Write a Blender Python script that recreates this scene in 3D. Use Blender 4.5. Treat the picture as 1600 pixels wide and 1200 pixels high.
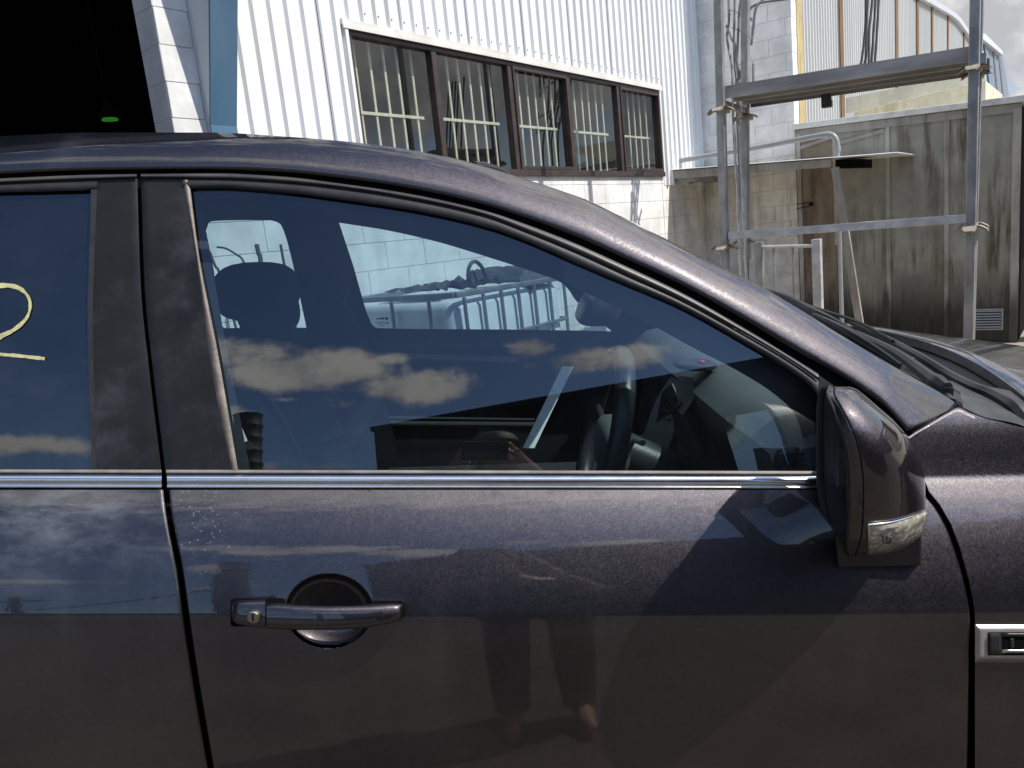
import bpy, bmesh, math, random
import numpy as np
from mathutils import Matrix, Vector

random.seed(7)
rng = np.random.RandomState(7)
SC = bpy.context.scene
COL = SC.collection
for _o in list(bpy.data.objects):
    bpy.data.objects.remove(_o)

# ------------------------------------------------------------------ camera
FPX = 1180.0                                   # focal length in px of the 1600 px wide photograph
PITCH = math.radians(10.65)
ROLL = math.radians(6.0)
CAM = np.array([0.0, 0.0, 1.44])
FW = np.array([0, math.cos(PITCH), -math.sin(PITCH)])
R0 = np.array([1.0, 0, 0])
U0 = np.array([0, math.sin(PITCH), math.cos(PITCH)])
RT = math.cos(ROLL) * R0 - math.sin(ROLL) * U0
UP = math.sin(ROLL) * R0 + math.cos(ROLL) * U0

cam = bpy.data.cameras.new('camera')
cam.sensor_width = 36.0
cam.lens = FPX / 1600.0 * 36.0
cam.clip_start = 0.02
cam.clip_end = 4000.0
camo = bpy.data.objects.new('camera', cam)
COL.objects.link(camo)
camo.matrix_world = Matrix(((RT[0], UP[0], -FW[0], CAM[0]), (RT[1], UP[1], -FW[1], CAM[1]),
                            (RT[2], UP[2], -FW[2], CAM[2]), (0, 0, 0, 1)))
SC.camera = camo

# ------------------------------------------------------------------ sun, sky, exposure
SUN = np.array([0.75, -0.29, 1.0])
SUN = SUN / np.linalg.norm(SUN)
sl = bpy.data.lights.new('sun', 'SUN')
sl.energy = 4.8
sl.angle = math.radians(0.5)
sl.color = (1.0, 0.955, 0.89)
so = bpy.data.objects.new('sun', sl)
COL.objects.link(so)
so.location = (8, -4, 12)
so.rotation_euler = Vector((-SUN[0], -SUN[1], -SUN[2])).to_track_quat('-Z', 'Y').to_euler()

world = bpy.data.worlds.new('World')
SC.world = world
world.use_nodes = True
wn, wl = world.node_tree.nodes, world.node_tree.links
wn.clear()
sky = wn.new('ShaderNodeTexSky')
sky.sky_type = 'NISHITA'
sky.sun_disc = False
sky.sun_elevation = math.asin(SUN[2])
sky.sun_rotation = math.atan2(SUN[0], SUN[1])
sky.air_density = 1.0
sky.dust_density = 0.6
sky.ozone_density = 1.6
bg = wn.new('ShaderNodeBackground')
bg.inputs['Strength'].default_value = 0.13
wo = wn.new('ShaderNodeOutputWorld')
tc = wn.new('ShaderNodeTexCoord')


def wnode(kind, **kw):
    n = wn.new(kind)
    for k, v in kw.items():
        setattr(n, k, v)
    return n


def azel(az, el):
    a, e = math.radians(az), math.radians(el)
    return (math.sin(a) * math.cos(e), -math.cos(a) * math.cos(e), math.sin(e))


# clouds: cumulus patches, some unseen ones added for whiter ambient; edges broken by noise
nz1 = wnode('ShaderNodeTexNoise')
nz1.inputs['Scale'].default_value = 14.0
nz1.inputs['Detail'].default_value = 9.0
nz1.inputs['Roughness'].default_value = 0.60
wl.new(tc.outputs['Generated'], nz1.inputs['Vector'])
nz0 = wnode('ShaderNodeTexNoise')
nz0.inputs['Scale'].default_value = 2.2
nz0.inputs['Detail'].default_value = 8.0
nz0.inputs['Roughness'].default_value = 0.6
stz = wnode('ShaderNodeMapping')
stz.inputs['Scale'].default_value = (1, 1, 2.6)
wl.new(tc.outputs['Generated'], stz.inputs['Vector'])
wl.new(stz.outputs[0], nz0.inputs['Vector'])
# (azimuth from -Y, elevation, half width, half height, weight)
PATCH = [(-21, 27.0, .09, .030, 1.0), (-12, 25.6, .13, .046, 1.06), (-4, 23.2, .11, .034, 1.0),
         (-5, 26.6, .04, .016, .8), (-14, 22.3, .04, .008, .66), (-18.8, 20.6, .045, .022, .88), (-11, 14.8, .16, .016, .62),
         (8, 26.8, .035, .026, 1.0), (14, 24.6, .11, .026, .98), (-31, 17.0, .12, .02, .72), (-38, 13, .14, .02, .7),
         (-10, 63, .75, .20, .92), (75, 40, .5, .26, 1.05), (150, 42, .9, .32, 1.0), (-140, 45, .9, .32, 1.1), (100, 12, .6, .10, 1.1), (165, 10, .8, .09, 1.1), (147, 12, .40, .13, 1.35)]  # high wide patches: out-of-view clouds added to whiten ambient light and chrome
prev = None
for az, el, hw, hh, wt_ in PATCH:
    c = azel(az, el)
    e = math.radians(el)
    a = math.radians(az)
    # local axes: along azimuth and along elevation
    ax = (math.cos(a), math.sin(a), 0)
    ey = (-math.sin(a) * math.sin(e), math.cos(a) * math.sin(e), math.cos(e))
    sub = wnode('ShaderNodeVectorMath', operation='SUBTRACT')
    wl.new(tc.outputs['Generated'], sub.inputs[0])
    sub.inputs[1].default_value = c
    d1 = wnode('ShaderNodeVectorMath', operation='DOT_PRODUCT')
    wl.new(sub.outputs[0], d1.inputs[0])
    d1.inputs[1].default_value = tuple(v / hw for v in ax)
    d2 = wnode('ShaderNodeVectorMath', operation='DOT_PRODUCT')
    wl.new(sub.outputs[0], d2.inputs[0])
    d2.inputs[1].default_value = tuple(v / hh for v in ey)
    d3 = wnode('ShaderNodeVectorMath', operation='DOT_PRODUCT')
    wl.new(sub.outputs[0], d3.inputs[0])
    d3.inputs[1].default_value = tuple(v / 0.6 for v in c)
    cmb = wnode('ShaderNodeCombineXYZ')
    for i_, d_ in enumerate((d1, d2, d3)):
        wl.new(d_.outputs['Value'], cmb.inputs[i_])
    ln = wnode('ShaderNodeVectorMath', operation='LENGTH')
    wl.new(cmb.outputs[0], ln.inputs[0])
    mr = wnode('ShaderNodeMapRange')
    mr.inputs['From Min'].default_value = 0.0
    mr.inputs['From Max'].default_value = 1.7
    mr.inputs['To Min'].default_value = wt_
    mr.inputs['To Max'].default_value = 0.0
    wl.new(ln.outputs['Value'], mr.inputs['Value'])
    if prev is None:
        prev = mr.outputs[0]
    else:
        mx = wnode('ShaderNodeMath', operation='MAXIMUM')
        wl.new(prev, mx.inputs[0])
        wl.new(mr.outputs[0], mx.inputs[1])
        prev = mx.outputs[0]
ad = wnode('ShaderNodeMath', operation='MULTIPLY_ADD')
wl.new(nz1.outputs['Fac'], ad.inputs[0])
ad.inputs[1].default_value = 1.5
wl.new(prev, ad.inputs[2])
cm = wnode('ShaderNodeMapRange', interpolation_type='SMOOTHSTEP')
cm.inputs['From Min'].default_value = 1.08
cm.inputs['From Max'].default_value = 1.52
wl.new(ad.outputs[0], cm.inputs['Value'])
wisp = wnode('ShaderNodeMapRange', interpolation_type='SMOOTHSTEP')
wisp.inputs['From Min'].default_value = 0.52
wisp.inputs['From Max'].default_value = 0.85
wisp.inputs['To Max'].default_value = 0.35
wl.new(nz0.outputs['Fac'], wisp.inputs['Value'])
mxx = wnode('ShaderNodeMath', operation='MAXIMUM')
wl.new(cm.outputs[0], mxx.inputs[0])
wl.new(wisp.outputs[0], mxx.inputs[1])
# lighter veil low over the whole horizon
sep = wnode('ShaderNodeSeparateXYZ')
wl.new(tc.outputs['Generated'], sep.inputs[0])
tint = wnode('ShaderNodeMix', data_type='RGBA', blend_type='MULTIPLY')
tint.inputs[0].default_value = 1.0
tint.inputs[7].default_value = (0.80, 0.94, 1.14, 1)
wl.new(sky.outputs[0], tint.inputs[6])
cmix = wnode('ShaderNodeMix', data_type='RGBA')
wl.new(mxx.outputs[0], cmix.inputs[0])
wl.new(tint.outputs[2], cmix.inputs[6])
ccol = wnode('ShaderNodeMix', data_type='RGBA')
cvar = wnode('ShaderNodeMapRange', interpolation_type='SMOOTHSTEP')
cvar.inputs['From Min'].default_value = 0.38
cvar.inputs['From Max'].default_value = 0.62
wl.new(nz1.outputs['Fac'], cvar.inputs['Value'])
wl.new(cvar.outputs[0], ccol.inputs[0])
ccol.inputs[6].default_value = (6.2, 6.3, 6.6, 1)
ccol.inputs[7].default_value = (9.8, 9.7, 9.5, 1)
sepz = wnode('ShaderNodeSeparateXYZ')
wl.new(tc.outputs['Generated'], sepz.inputs[0])
lowz = wnode('ShaderNodeMapRange', interpolation_type='SMOOTHSTEP')
lowz.inputs['From Min'].default_value = 0.20
lowz.inputs['From Max'].default_value = 0.46
lowz.inputs['To Min'].default_value = 0.60
wl.new(sepz.outputs['Z'], lowz.inputs['Value'])
csc = wnode('ShaderNodeVectorMath', operation='SCALE')
wl.new(ccol.outputs[2], csc.inputs[0])
wl.new(lowz.outputs[0], csc.inputs['Scale'])
wl.new(csc.outputs[0], cmix.inputs[7])
wl.new(cmix.outputs[2], bg.inputs['Color'])
wl.new(bg.outputs[0], wo.inputs['Surface'])

SC.view_settings.view_transform = 'Standard'
SC.view_settings.look = 'None'
SC.view_settings.exposure = 0.12
SC.view_settings.gamma = 1.0
SC.view_settings.use_curve_mapping = False
SC.cycles.max_bounces = 8
SC.cycles.transparent_max_bounces = 16
SC.cycles.glossy_bounces = 6
SC.cycles.sample_clamp_indirect = 8.0
SC.cycles.use_denoising = True


# ------------------------------------------------------------------ geometry helpers
def ray(px, py):
    return FW + RT * (px - 800.0) / FPX - UP * (py - 600.0) / FPX


def W(px, py, d):
    return CAM + ray(px, py) * d


def on_plane(px, py, P, n):
    d = ray(px, py)
    P = np.array(P, float)
    n = np.array(n, float)
    return CAM + d * (np.dot(P - CAM, n) / np.dot(d, n))


def pchip(pts):
    pts = sorted(pts)
    xs = np.array([q[0] for q in pts], float)
    ys = np.array([q[1] for q in pts], float)
    h = np.diff(xs)
    dl = np.diff(ys) / h
    m = np.zeros_like(xs)
    m[0], m[-1] = dl[0], dl[-1]
    for i in range(1, len(xs) - 1):
        if dl[i - 1] * dl[i] <= 0:
            m[i] = 0
        else:
            w1, w2 = 2 * h[i] + h[i - 1], h[i] + 2 * h[i - 1]
            m[i] = (w1 + w2) / (w1 / dl[i - 1] + w2 / dl[i])

    def fn(x):
        if x <= xs[0]:
            return ys[0] + (x - xs[0]) * m[0]
        if x >= xs[-1]:
            return ys[-1] + (x - xs[-1]) * m[-1]
        i = int(np.searchsorted(xs, x) - 1)
        i = max(0, min(i, len(h) - 1))
        t = (x - xs[i]) / h[i]
        return ((1 + 2 * t) * (1 - t) ** 2 * ys[i] + t * (1 - t) ** 2 * h[i] * m[i]
                + t * t * (3 - 2 * t) * ys[i + 1] + t * t * (t - 1) * h[i] * m[i + 1])
    return fn


def catmull(P, n):
    """n points per span through the control points P"""
    P = [np.array(q, float) for q in P]
    Q = [2 * P[0] - P[1]] + P + [2 * P[-1] - P[-2]]
    out = []
    for i in range(1, len(Q) - 2):
        for k in range(n):
            t = k / n
            out.append(0.5 * ((2 * Q[i]) + (-Q[i - 1] + Q[i + 1]) * t + (2 * Q[i - 1] - 5 * Q[i] + 4 * Q[i + 1] - Q[i + 2]) * t * t
                              + (-Q[i - 1] + 3 * Q[i] - 3 * Q[i + 1] + Q[i + 2]) * t ** 3))
    out.append(P[-1])
    return out


ORG = {}


def tag(o, label=None, cat=None, group=None, kind=None):
    if label:
        o['label'] = label
    if cat:
        o['category'] = cat
    if group:
        o['group'] = group
    if kind:
        o['kind'] = kind
    return o


def empty(name, loc, label=None, cat=None, group=None, kind=None, rot=None):
    o = bpy.data.objects.new(name, None)
    COL.objects.link(o)
    o.empty_display_size = 0.1
    if rot is not None:
        o.matrix_world = rot
    else:
        o.location = tuple(loc)
    ORG[o.name] = np.array(loc, float)
    return tag(o, label, cat, group, kind)


class MB:
    def __init__(self):
        self.v, self.f = [], []

    def add(self, vs, fs):
        b = len(self.v)
        self.v += [tuple(map(float, q)) for q in vs]
        self.f += [tuple(b + i for i in q) for q in fs]
        return self

    def hexa(self, c):
        """eight corners: bottom ring 0-3, top ring 4-7"""
        return self.add(c, [(0, 3, 2, 1), (4, 5, 6, 7), (0, 1, 5, 4), (1, 2, 6, 5), (2, 3, 7, 6), (3, 0, 4, 7)])

    def boxax(self, o, a, b, c):
        """box from corner o along the three edge vectors"""
        o, a, b, c = (np.array(q, float) for q in (o, a, b, c))
        if np.dot(np.cross(a, b), c) < 0:
            a, b = b, a
        return self.hexa([o, o + a, o + a + b, o + b, o + c, o + a + c, o + a + b + c, o + b + c])

    def box(self, lo, hi):
        lo, hi = np.minimum(lo, hi), np.maximum(lo, hi)
        s = hi - lo
        return self.boxax(lo, (s[0], 0, 0), (0, s[1], 0), (0, 0, s[2]))

    def beam(self, p, q, w, h, up=(0, 0, 1)):
        p, q, up = np.array(p, float), np.array(q, float), np.array(up, float)
        d = (q - p) / np.linalg.norm(q - p)
        s = np.cross(d, up)
        s /= np.linalg.norm(s)
        u = np.cross(s, d)
        return self.boxax(p - s * w / 2 - u * h / 2, q - p, s * w, u * h)

    def tube(self, path, rad, n=8, caps=True):
        path = [np.array(q, float) for q in path]
        rads = rad if hasattr(rad, '__len__') else [rad] * len(path)
        b = len(self.v)
        ref = None
        for i, q in enumerate(path):
            t = path[min(i + 1, len(path) - 1)] - path[max(i - 1, 0)]
            t = t / (np.linalg.norm(t) + 1e-12)
            if ref is None:
                ref = np.cross(t, (0.3, 0.1, 0.95))
                if np.linalg.norm(ref) < 0.1:
                    ref = np.cross(t, (1, 0, 0))
            ref = ref - t * np.dot(ref, t)
            ref /= np.linalg.norm(ref)
            s = np.cross(t, ref)
            for k in range(n):
                a = 2 * math.pi * k / n
                self.v.append(tuple(q + (ref * math.cos(a) + s * math.sin(a)) * rads[i]))
        m = len(path)
        for i in range(m - 1):
            for k in range(n):
                k2 = (k + 1) % n
                self.f.append((b + i * n + k, b + i * n + k2, b + (i + 1) * n + k2, b + (i + 1) * n + k))
        if caps:
            self.f.append(tuple(b + k for k in reversed(range(n))))
            self.f.append(tuple(b + (m - 1) * n + k for k in range(n)))
        return self

    def grid(self, rows, closed=False):
        """rows: list of equal-length point lists"""
        b = len(self.v)
        n = len(rows[0])
        for rw in rows:
            self.v += [tuple(map(float, q)) for q in rw]
        for i in range(len(rows) - 1):
            for k in range(n if closed else n - 1):
                k2 = (k + 1) % n
                self.f.append((b + i * n + k, b + i * n + k2, b + (i + 1) * n + k2, b + (i + 1) * n + k))
        return self

    def prism(self, poly, ext):
        """polygon (3-D points) extruded by vector ext"""
        poly = [np.array(q, float) for q in poly]
        ext = np.array(ext, float)
        n = len(poly)
        b = len(self.v)
        self.v += [tuple(q) for q in poly] + [tuple(q + ext) for q in poly]
        self.f.append(tuple(b + i for i in reversed(range(n))))
        self.f.append(tuple(b + n + i for i in range(n)))
        for i in range(n):
            j = (i + 1) % n
            self.f.append((b + i, b + j, b + n + j, b + n + i))
        return self

    def build(self, name, mat, parent=None, loc=None, smooth=False, bevel=0.0, angle=35, kind=None, fix=True):
        if parent is not None:
            org = ORG[parent.name]
        else:
            org = np.array(loc, float) if loc is not None else np.zeros(3)
        me = bpy.data.meshes.new(name)
        me.from_pydata([tuple(np.array(q) - org) for q in self.v], [], self.f)
        me.update()
        if fix:
            bm = bmesh.new()
            bm.from_mesh(me)
            bmesh.ops.recalc_face_normals(bm, faces=bm.faces)
            bm.to_mesh(me)
            bm.free()
        if smooth:
            me.polygons.foreach_set('use_smooth', [True] * len(me.polygons))
            me.set_sharp_from_angle(angle=math.radians(angle))
        me.materials.append(mat)
        o = bpy.data.objects.new(name, me)
        COL.objects.link(o)
        if parent is not None:
            o.parent = parent
        elif loc is not None:
            o.location = tuple(loc)
        ORG[o.name] = org
        if bevel:
            bv = o.modifiers.new('bevel', 'BEVEL')
            bv.width = bevel
            bv.segments = 2
            bv.limit_method = 'ANGLE'
            bv.angle_limit = math.radians(40)
        if kind:
            o['kind'] = kind
        return o


# ------------------------------------------------------------------ materials
MATS = {}


def node(nt, kind, **kw):
    n = nt.nodes.new(kind)
    for k, v in kw.items():
        setattr(n, k, v)
    return n


def ramp(nt, src, a, b, smooth=True):
    m = node(nt, 'ShaderNodeMapRange')
    if smooth:
        m.interpolation_type = 'SMOOTHSTEP'
    m.inputs['From Min'].default_value = a
    m.inputs['From Max'].default_value = b
    nt.links.new(src, m.inputs['Value'])
    return m.outputs[0]


def noise(nt, vec, scale, detail=5, rough=0.55, stretch=None):
    if stretch:
        mp = node(nt, 'ShaderNodeMapping')
        mp.inputs['Scale'].default_value = stretch
        nt.links.new(vec, mp.inputs['Vector'])
        vec = mp.outputs[0]
    n = node(nt, 'ShaderNodeTexNoise')
    n.inputs['Scale'].default_value = scale
    n.inputs['Detail'].default_value = detail
    n.inputs['Roughness'].default_value = rough
    nt.links.new(vec, n.inputs['Vector'])
    return n.outputs['Fac']


def mixc(nt, fac, a, b, mode='MIX'):
    m = node(nt, 'ShaderNodeMix', data_type='RGBA', blend_type=mode)
    for i, q in ((0, fac), (6, a), (7, b)):
        if isinstance(q, (int, float)):
            m.inputs[i].default_value = q
        elif isinstance(q, tuple):
            m.inputs[i].default_value = (*q, 1) if len(q) == 3 else q
        else:
            nt.links.new(q, m.inputs[i])
    return m.outputs[2]


def mul(nt, a, b, op='MULTIPLY'):
    m = node(nt, 'ShaderNodeMath', operation=op)
    for i, q in ((0, a), (1, b)):
        if isinstance(q, (int, float)):
            m.inputs[i].default_value = q
        else:
            nt.links.new(q, m.inputs[i])
    return m.outputs[0]


def base_mat(name):
    m = bpy.data.materials.new(name)
    m.use_nodes = True
    nt = m.node_tree
    nt.nodes.clear()
    out = node(nt, 'ShaderNodeOutputMaterial')
    b = node(nt, 'ShaderNodeBsdfPrincipled')
    nt.links.new(b.outputs[0], out.inputs['Surface'])
    geo = node(nt, 'ShaderNodeNewGeometry')
    tco = node(nt, 'ShaderNodeTexCoord')
    MATS[name] = m
    return m, nt, b, out, geo, tco


def bump(nt, b, h, strength=0.3, dist=0.01):
    bp = node(nt, 'ShaderNodeBump')
    bp.inputs['Strength'].default_value = strength
    bp.inputs['Distance'].default_value = dist
    nt.links.new(h, bp.inputs['Height'])
    nt.links.new(bp.outputs[0], b.inputs['Normal'])
    return bp


def plain(name, col, rough=0.6, metal=0.0, var=0.15, scale=8.0, bstr=0.0, bscale=60.0, dirt=None, dirt_amt=0.5,
          stretch=None, coat=0.0, island=0.0, spec=0.5, dscale=1.3):
    m, nt, b, out, geo, tco = base_mat(name)
    vec = geo.outputs['Position']
    n1 = noise(nt, vec, scale, 6, 0.6, stretch)
    dark = tuple(c * (1 - var) for c in col)
    lite = tuple(min(1, c * (1 + var)) for c in col)
    c = mixc(nt, ramp(nt, n1, 0.3, 0.7), dark, lite)
    if island:
        rnd = node(nt, 'ShaderNodeObjectInfo')
        c = mixc(nt, mul(nt, rnd.outputs['Random'], island), c, (0.02, 0.02, 0.02))
    if dirt:
        n2 = noise(nt, vec, dscale, 8, 0.65, stretch)
        c = mixc(nt, mul(nt, ramp(nt, n2, 0.45, 0.75), dirt_amt), c, dirt)
    nt.links.new(c, b.inputs['Base Color'])
    b.inputs['Metallic'].default_value = metal
    rr = node(nt, 'ShaderNodeMapRange')
    rr.inputs['To Min'].default_value = max(0.02, rough - 0.08)
    rr.inputs['To Max'].default_value = min(1, rough + 0.08)
    nt.links.new(n1, rr.inputs['Value'])
    nt.links.new(rr.outputs[0], b.inputs['Roughness'])
    b.inputs['Coat Weight'].default_value = coat
    b.inputs['Specular IOR Level'].default_value = spec
    if bstr:
        bump(nt, b, noise(nt, vec, bscale, 4, 0.6, stretch), bstr, 0.004)
    return m


def inz0(nt, sepx):
    return mul(nt, ramp(nt, sepx.outputs['Z'], 0.92, 1.05), ramp(nt, sepx.outputs['Z'], 1.13, 1.08))


def mat_paint(name='metallic_paint', dusty=0.0):
    m, nt, b, out, geo, tco = base_mat(name)
    vec = tco.outputs['Object']
    vo = node(nt, 'ShaderNodeTexVoronoi')
    vo.inputs['Scale'].default_value = 720.0
    nt.links.new(vec, vo.inputs['Vector'])
    # small random facets for the metal flakes
    sub = node(nt, 'ShaderNodeVectorMath', operation='SUBTRACT')
    nt.links.new(vo.outputs['Color'], sub.inputs[0])
    sub.inputs[1].default_value = (0.5, 0.5, 0.5)
    sc = node(nt, 'ShaderNodeVectorMath', operation='SCALE')
    sc.inputs['Scale'].default_value = 0.13
    nt.links.new(sub.outputs[0], sc.inputs[0])
    ad = node(nt, 'ShaderNodeVectorMath', operation='ADD')
    nt.links.new(sc.outputs[0], ad.inputs[0])
    nt.links.new(geo.outputs['Normal'], ad.inputs[1])
    nm = node(nt, 'ShaderNodeVectorMath', operation='NORMALIZE')
    nt.links.new(ad.outputs[0], nm.inputs[0])
    # oxidised, faded lacquer: a patch near the top of the rear door, plus streaks
    mp = node(nt, 'ShaderNodeMapping')
    nt.links.new(vec, mp.inputs['Vector'])
    n1 = noise(nt, vec, 5.0, 8, 0.62, (0.8, 1, 1.3))
    n2 = noise(nt, vec, 26.0, 8, 0.7, (0.35, 1, 1))
    sepx = node(nt, 'ShaderNodeSeparateXYZ')
    nt.links.new(vec, sepx.inputs[0])
    inx = ramp(nt, sepx.outputs['X'], -0.50, -0.75)
    inz = mul(nt, ramp(nt, sepx.outputs['Z'], 0.90, 1.06), ramp(nt, sepx.outputs['Z'], 1.13, 1.08))
    fade = mul(nt, mul(nt, inx, inz), ramp(nt, n1, 0.36, 0.62))
    fade = mul(nt, fade, ramp(nt, n2, 0.25, 0.75))
    n4 = noise(nt, vec, 9.0, 6, 0.6, (1.6, 1, 0.12))
    n5 = noise(nt, vec, 2.2, 3, 0.5)
    dust = mul(nt, mul(nt, ramp(nt, n4, 0.48, 0.8), ramp(nt, n5, 0.4, 0.65)), 0.07)
    nearb = mul(nt, mul(nt, ramp(nt, sepx.outputs['X'], -0.3, -0.5), inz0(nt, sepx)), mul(nt, ramp(nt, n2, 0.4, 0.75), 0.16))
    dust = mul(nt, dust, nearb, 'ADD')
    # tiny pale specks (chips, drops)
    vs = node(nt, 'ShaderNodeTexVoronoi')
    vs.inputs['Scale'].default_value = 120.0
    nt.links.new(vec, vs.inputs['Vector'])
    sz = node(nt, 'ShaderNodeSeparateColor')
    nt.links.new(vs.outputs['Color'], sz.inputs[0])
    rare = ramp(nt, sz.outputs[0], 0.992, 0.996)
    spk = mul(nt, ramp(nt, vs.outputs['Distance'], 0.16, 0.03), rare)
    # cluster of specks by the front door's upper rear corner
    vs2 = node(nt, 'ShaderNodeTexVoronoi')
    vs2.inputs['Scale'].default_value = 260.0
    nt.links.new(vec, vs2.inputs['Vector'])
    sz2 = node(nt, 'ShaderNodeSeparateColor')
    nt.links.new(vs2.outputs['Color'], sz2.inputs[0])
    clx = mul(nt, ramp(nt, sepx.outputs['X'], -0.505, -0.49), ramp(nt, sepx.outputs['X'], -0.36, -0.47))
    clz = mul(nt, mul(nt, ramp(nt, sepx.outputs['Z'], 0.93, 1.04), ramp(nt, sepx.outputs['Z'], 1.2, 1.1)), 0.22)
    rare2 = ramp(nt, mul(nt, sz2.outputs[0], mul(nt, clx, clz), 'ADD'), 1.0, 1.05)
    rare2 = mul(nt, rare2, ramp(nt, mul(nt, clx, clz), 0.0, 0.05))
    spk2 = mul(nt, ramp(nt, vs2.outputs['Distance'], 0.55, 0.1), rare2)
    spots = mul(nt, spk, spk2, 'MAXIMUM')
    base = mixc(nt, mul(nt, sz.outputs[1], 0.35), (0.064, 0.0565, 0.061), (0.096, 0.086, 0.093))
    fac = mul(nt, mul(nt, fade, 0.42), dust, 'ADD')
    # road dirt on the lower body
    road = mul(nt, ramp(nt, sepx.outputs['Z'], 0.915, 0.86), mul(nt, ramp(nt, n1, 0.15, 0.8), 0.10))
    fac = mul(nt, fac, road, 'ADD')
    if dusty:
        n6 = noise(nt, vec, 30.0, 6, 0.7, (0.25, 1.0, 1.0))
        fac = mul(nt, fac, mul(nt, ramp(nt, n6, 0.1, 0.9), dusty), 'ADD')
    c = mixc(nt, fac, base, (0.34, 0.37, 0.42))
    c = mixc(nt, mul(nt, spots, mul(nt, n2, 0.75)), c, (0.45, 0.46, 0.48))
    # flake layer: broad, steeply ending lobe; a little tighter glare; dust as diffuse; clear lacquer on top
    nt.nodes.remove(b)
    g1 = node(nt, 'ShaderNodeBsdfAnisotropic', distribution='BECKMANN')
    g1.inputs['Roughness'].default_value = 0.56
    g2 = node(nt, 'ShaderNodeBsdfAnisotropic', distribution='GGX')
    g2.inputs['Roughness'].default_value = 0.30
    g2.inputs['Color'].default_value = (0.017, 0.016, 0.0165, 1)
    nt.links.new(base, g1.inputs['Color'])
    for g in (g1, g2):
        nt.links.new(nm.outputs[0], g.inputs['Normal'])
    ash = node(nt, 'ShaderNodeAddShader')
    nt.links.new(g1.outputs[0], ash.inputs[0])
    nt.links.new(g2.outputs[0], ash.inputs[1])
    df = node(nt, 'ShaderNodeBsdfDiffuse')
    nt.links.new(mixc(nt, ramp(nt, sepx.outputs['Z'], 0.915, 0.86), mixc(nt, spots, (0.34, 0.37, 0.42), (0.45, 0.46, 0.48)), (0.155, 0.128, 0.105)), df.inputs['Color'])
    mx1 = node(nt, 'ShaderNodeMixShader')
    nt.links.new(mul(nt, fac, mul(nt, spots, mul(nt, n2, 0.7)), 'MAXIMUM'), mx1.inputs[0])
    nt.links.new(ash.outputs[0], mx1.inputs[1])
    nt.links.new(df.outputs[0], mx1.inputs[2])
    cr = node(nt, 'ShaderNodeMapRange')
    cr.inputs['To Min'].default_value = 0.02
    cr.inputs['To Max'].default_value = 0.22
    nt.links.new(fac, cr.inputs['Value'])
    bp = node(nt, 'ShaderNodeBump')
    bp.inputs['Strength'].default_value = 0.012
    bp.inputs['Distance'].default_value = 0.002
    nt.links.new(noise(nt, vec, 160.0, 2, 0.5), bp.inputs['Height'])
    g3 = node(nt, 'ShaderNodeBsdfAnisotropic', distribution='GGX')
    nt.links.new(cr.outputs[0], g3.inputs['Roughness'])
    nt.links.new(bp.outputs[0], g3.inputs['Normal'])
    g3.inputs['Color'].default_value = (1, 1, 1, 1)
    dt = node(nt, 'ShaderNodeVectorMath', operation='DOT_PRODUCT')
    nt.links.new(geo.outputs['Incoming'], dt.inputs[0])
    nt.links.new(geo.outputs['Normal'], dt.inputs[1])
    om = mul(nt, 1.0, mul(nt, dt.outputs['Value'], 0.0, 'ABSOLUTE'), 'SUBTRACT')
    fr = mul(nt, mul(nt, mul(nt, om, 5.0, 'POWER'), 0.94), 0.058, 'ADD')
    mx2 = node(nt, 'ShaderNodeMixShader')
    nt.links.new(fr, mx2.inputs[0])
    nt.links.new(mx1.outputs[0], mx2.inputs[1])
    nt.links.new(g3.outputs[0], mx2.inputs[2])
    nt.links.new(mx2.outputs[0], out.inputs['Surface'])
    return m


def mat_glass(name, tint, ior=1.9, haze=0.02, hazecol=(0.35, 0.38, 0.42)):
    m = bpy.data.materials.new(name)
    m.use_nodes = True
    nt = m.node_tree
    nt.nodes.clear()
    out = node(nt, 'ShaderNodeOutputMaterial')
    tr = node(nt, 'ShaderNodeBsdfTransparent')
    tr.inputs[0].default_value = (*tint, 1)
    gl = node(nt, 'ShaderNodeBsdfGlossy')
    gl.inputs['Roughness'].default_value = 0.0
    gl.inputs['Color'].default_value = (1, 1, 1, 1)
    df = node(nt, 'ShaderNodeBsdfDiffuse')
    df.inputs[0].default_value = (*hazecol, 1)
    geo = node(nt, 'ShaderNodeNewGeometry')
    # Schlick reflectance, alike from both sides of the pane
    f0 = ((ior - 1) / (ior + 1)) ** 2
    dt = node(nt, 'ShaderNodeVectorMath', operation='DOT_PRODUCT')
    nt.links.new(geo.outputs['Incoming'], dt.inputs[0])
    nt.links.new(geo.outputs['Normal'], dt.inputs[1])
    cs = mul(nt, dt.outputs['Value'], 0.0, 'ABSOLUTE')
    om = mul(nt, 1.0, cs, 'SUBTRACT')
    p5 = mul(nt, om, 5.0, 'POWER')
    fr = mul(nt, mul(nt, p5, 1 - f0), f0, 'ADD')
    mx = node(nt, 'ShaderNodeMixShader')
    nt.links.new(fr, mx.inputs[0])
    nt.links.new(tr.outputs[0], mx.inputs[1])
    nt.links.new(gl.outputs[0], mx.inputs[2])
    n1 = noise(nt, geo.outputs['Position'], 7.0, 8, 0.65)
    n2 = noise(nt, geo.outputs['Position'], 150.0, 3, 0.5)
    hz = mul(nt, ramp(nt, n1, 0.25, 0.8), haze)
    sp = mul(nt, ramp(nt, n2, 0.72, 0.80), haze * 2.5)
    fac = mul(nt, hz, sp, 'ADD')
    m2 = node(nt, 'ShaderNodeMixShader')
    nt.links.new(fac, m2.inputs[0])
    nt.links.new(mx.outputs[0], m2.inputs[1])
    nt.links.new(df.outputs[0], m2.inputs[2])
    nt.links.new(m2.outputs[0], out.inputs['Surface'])
    MATS[name] = m
    return m


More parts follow.
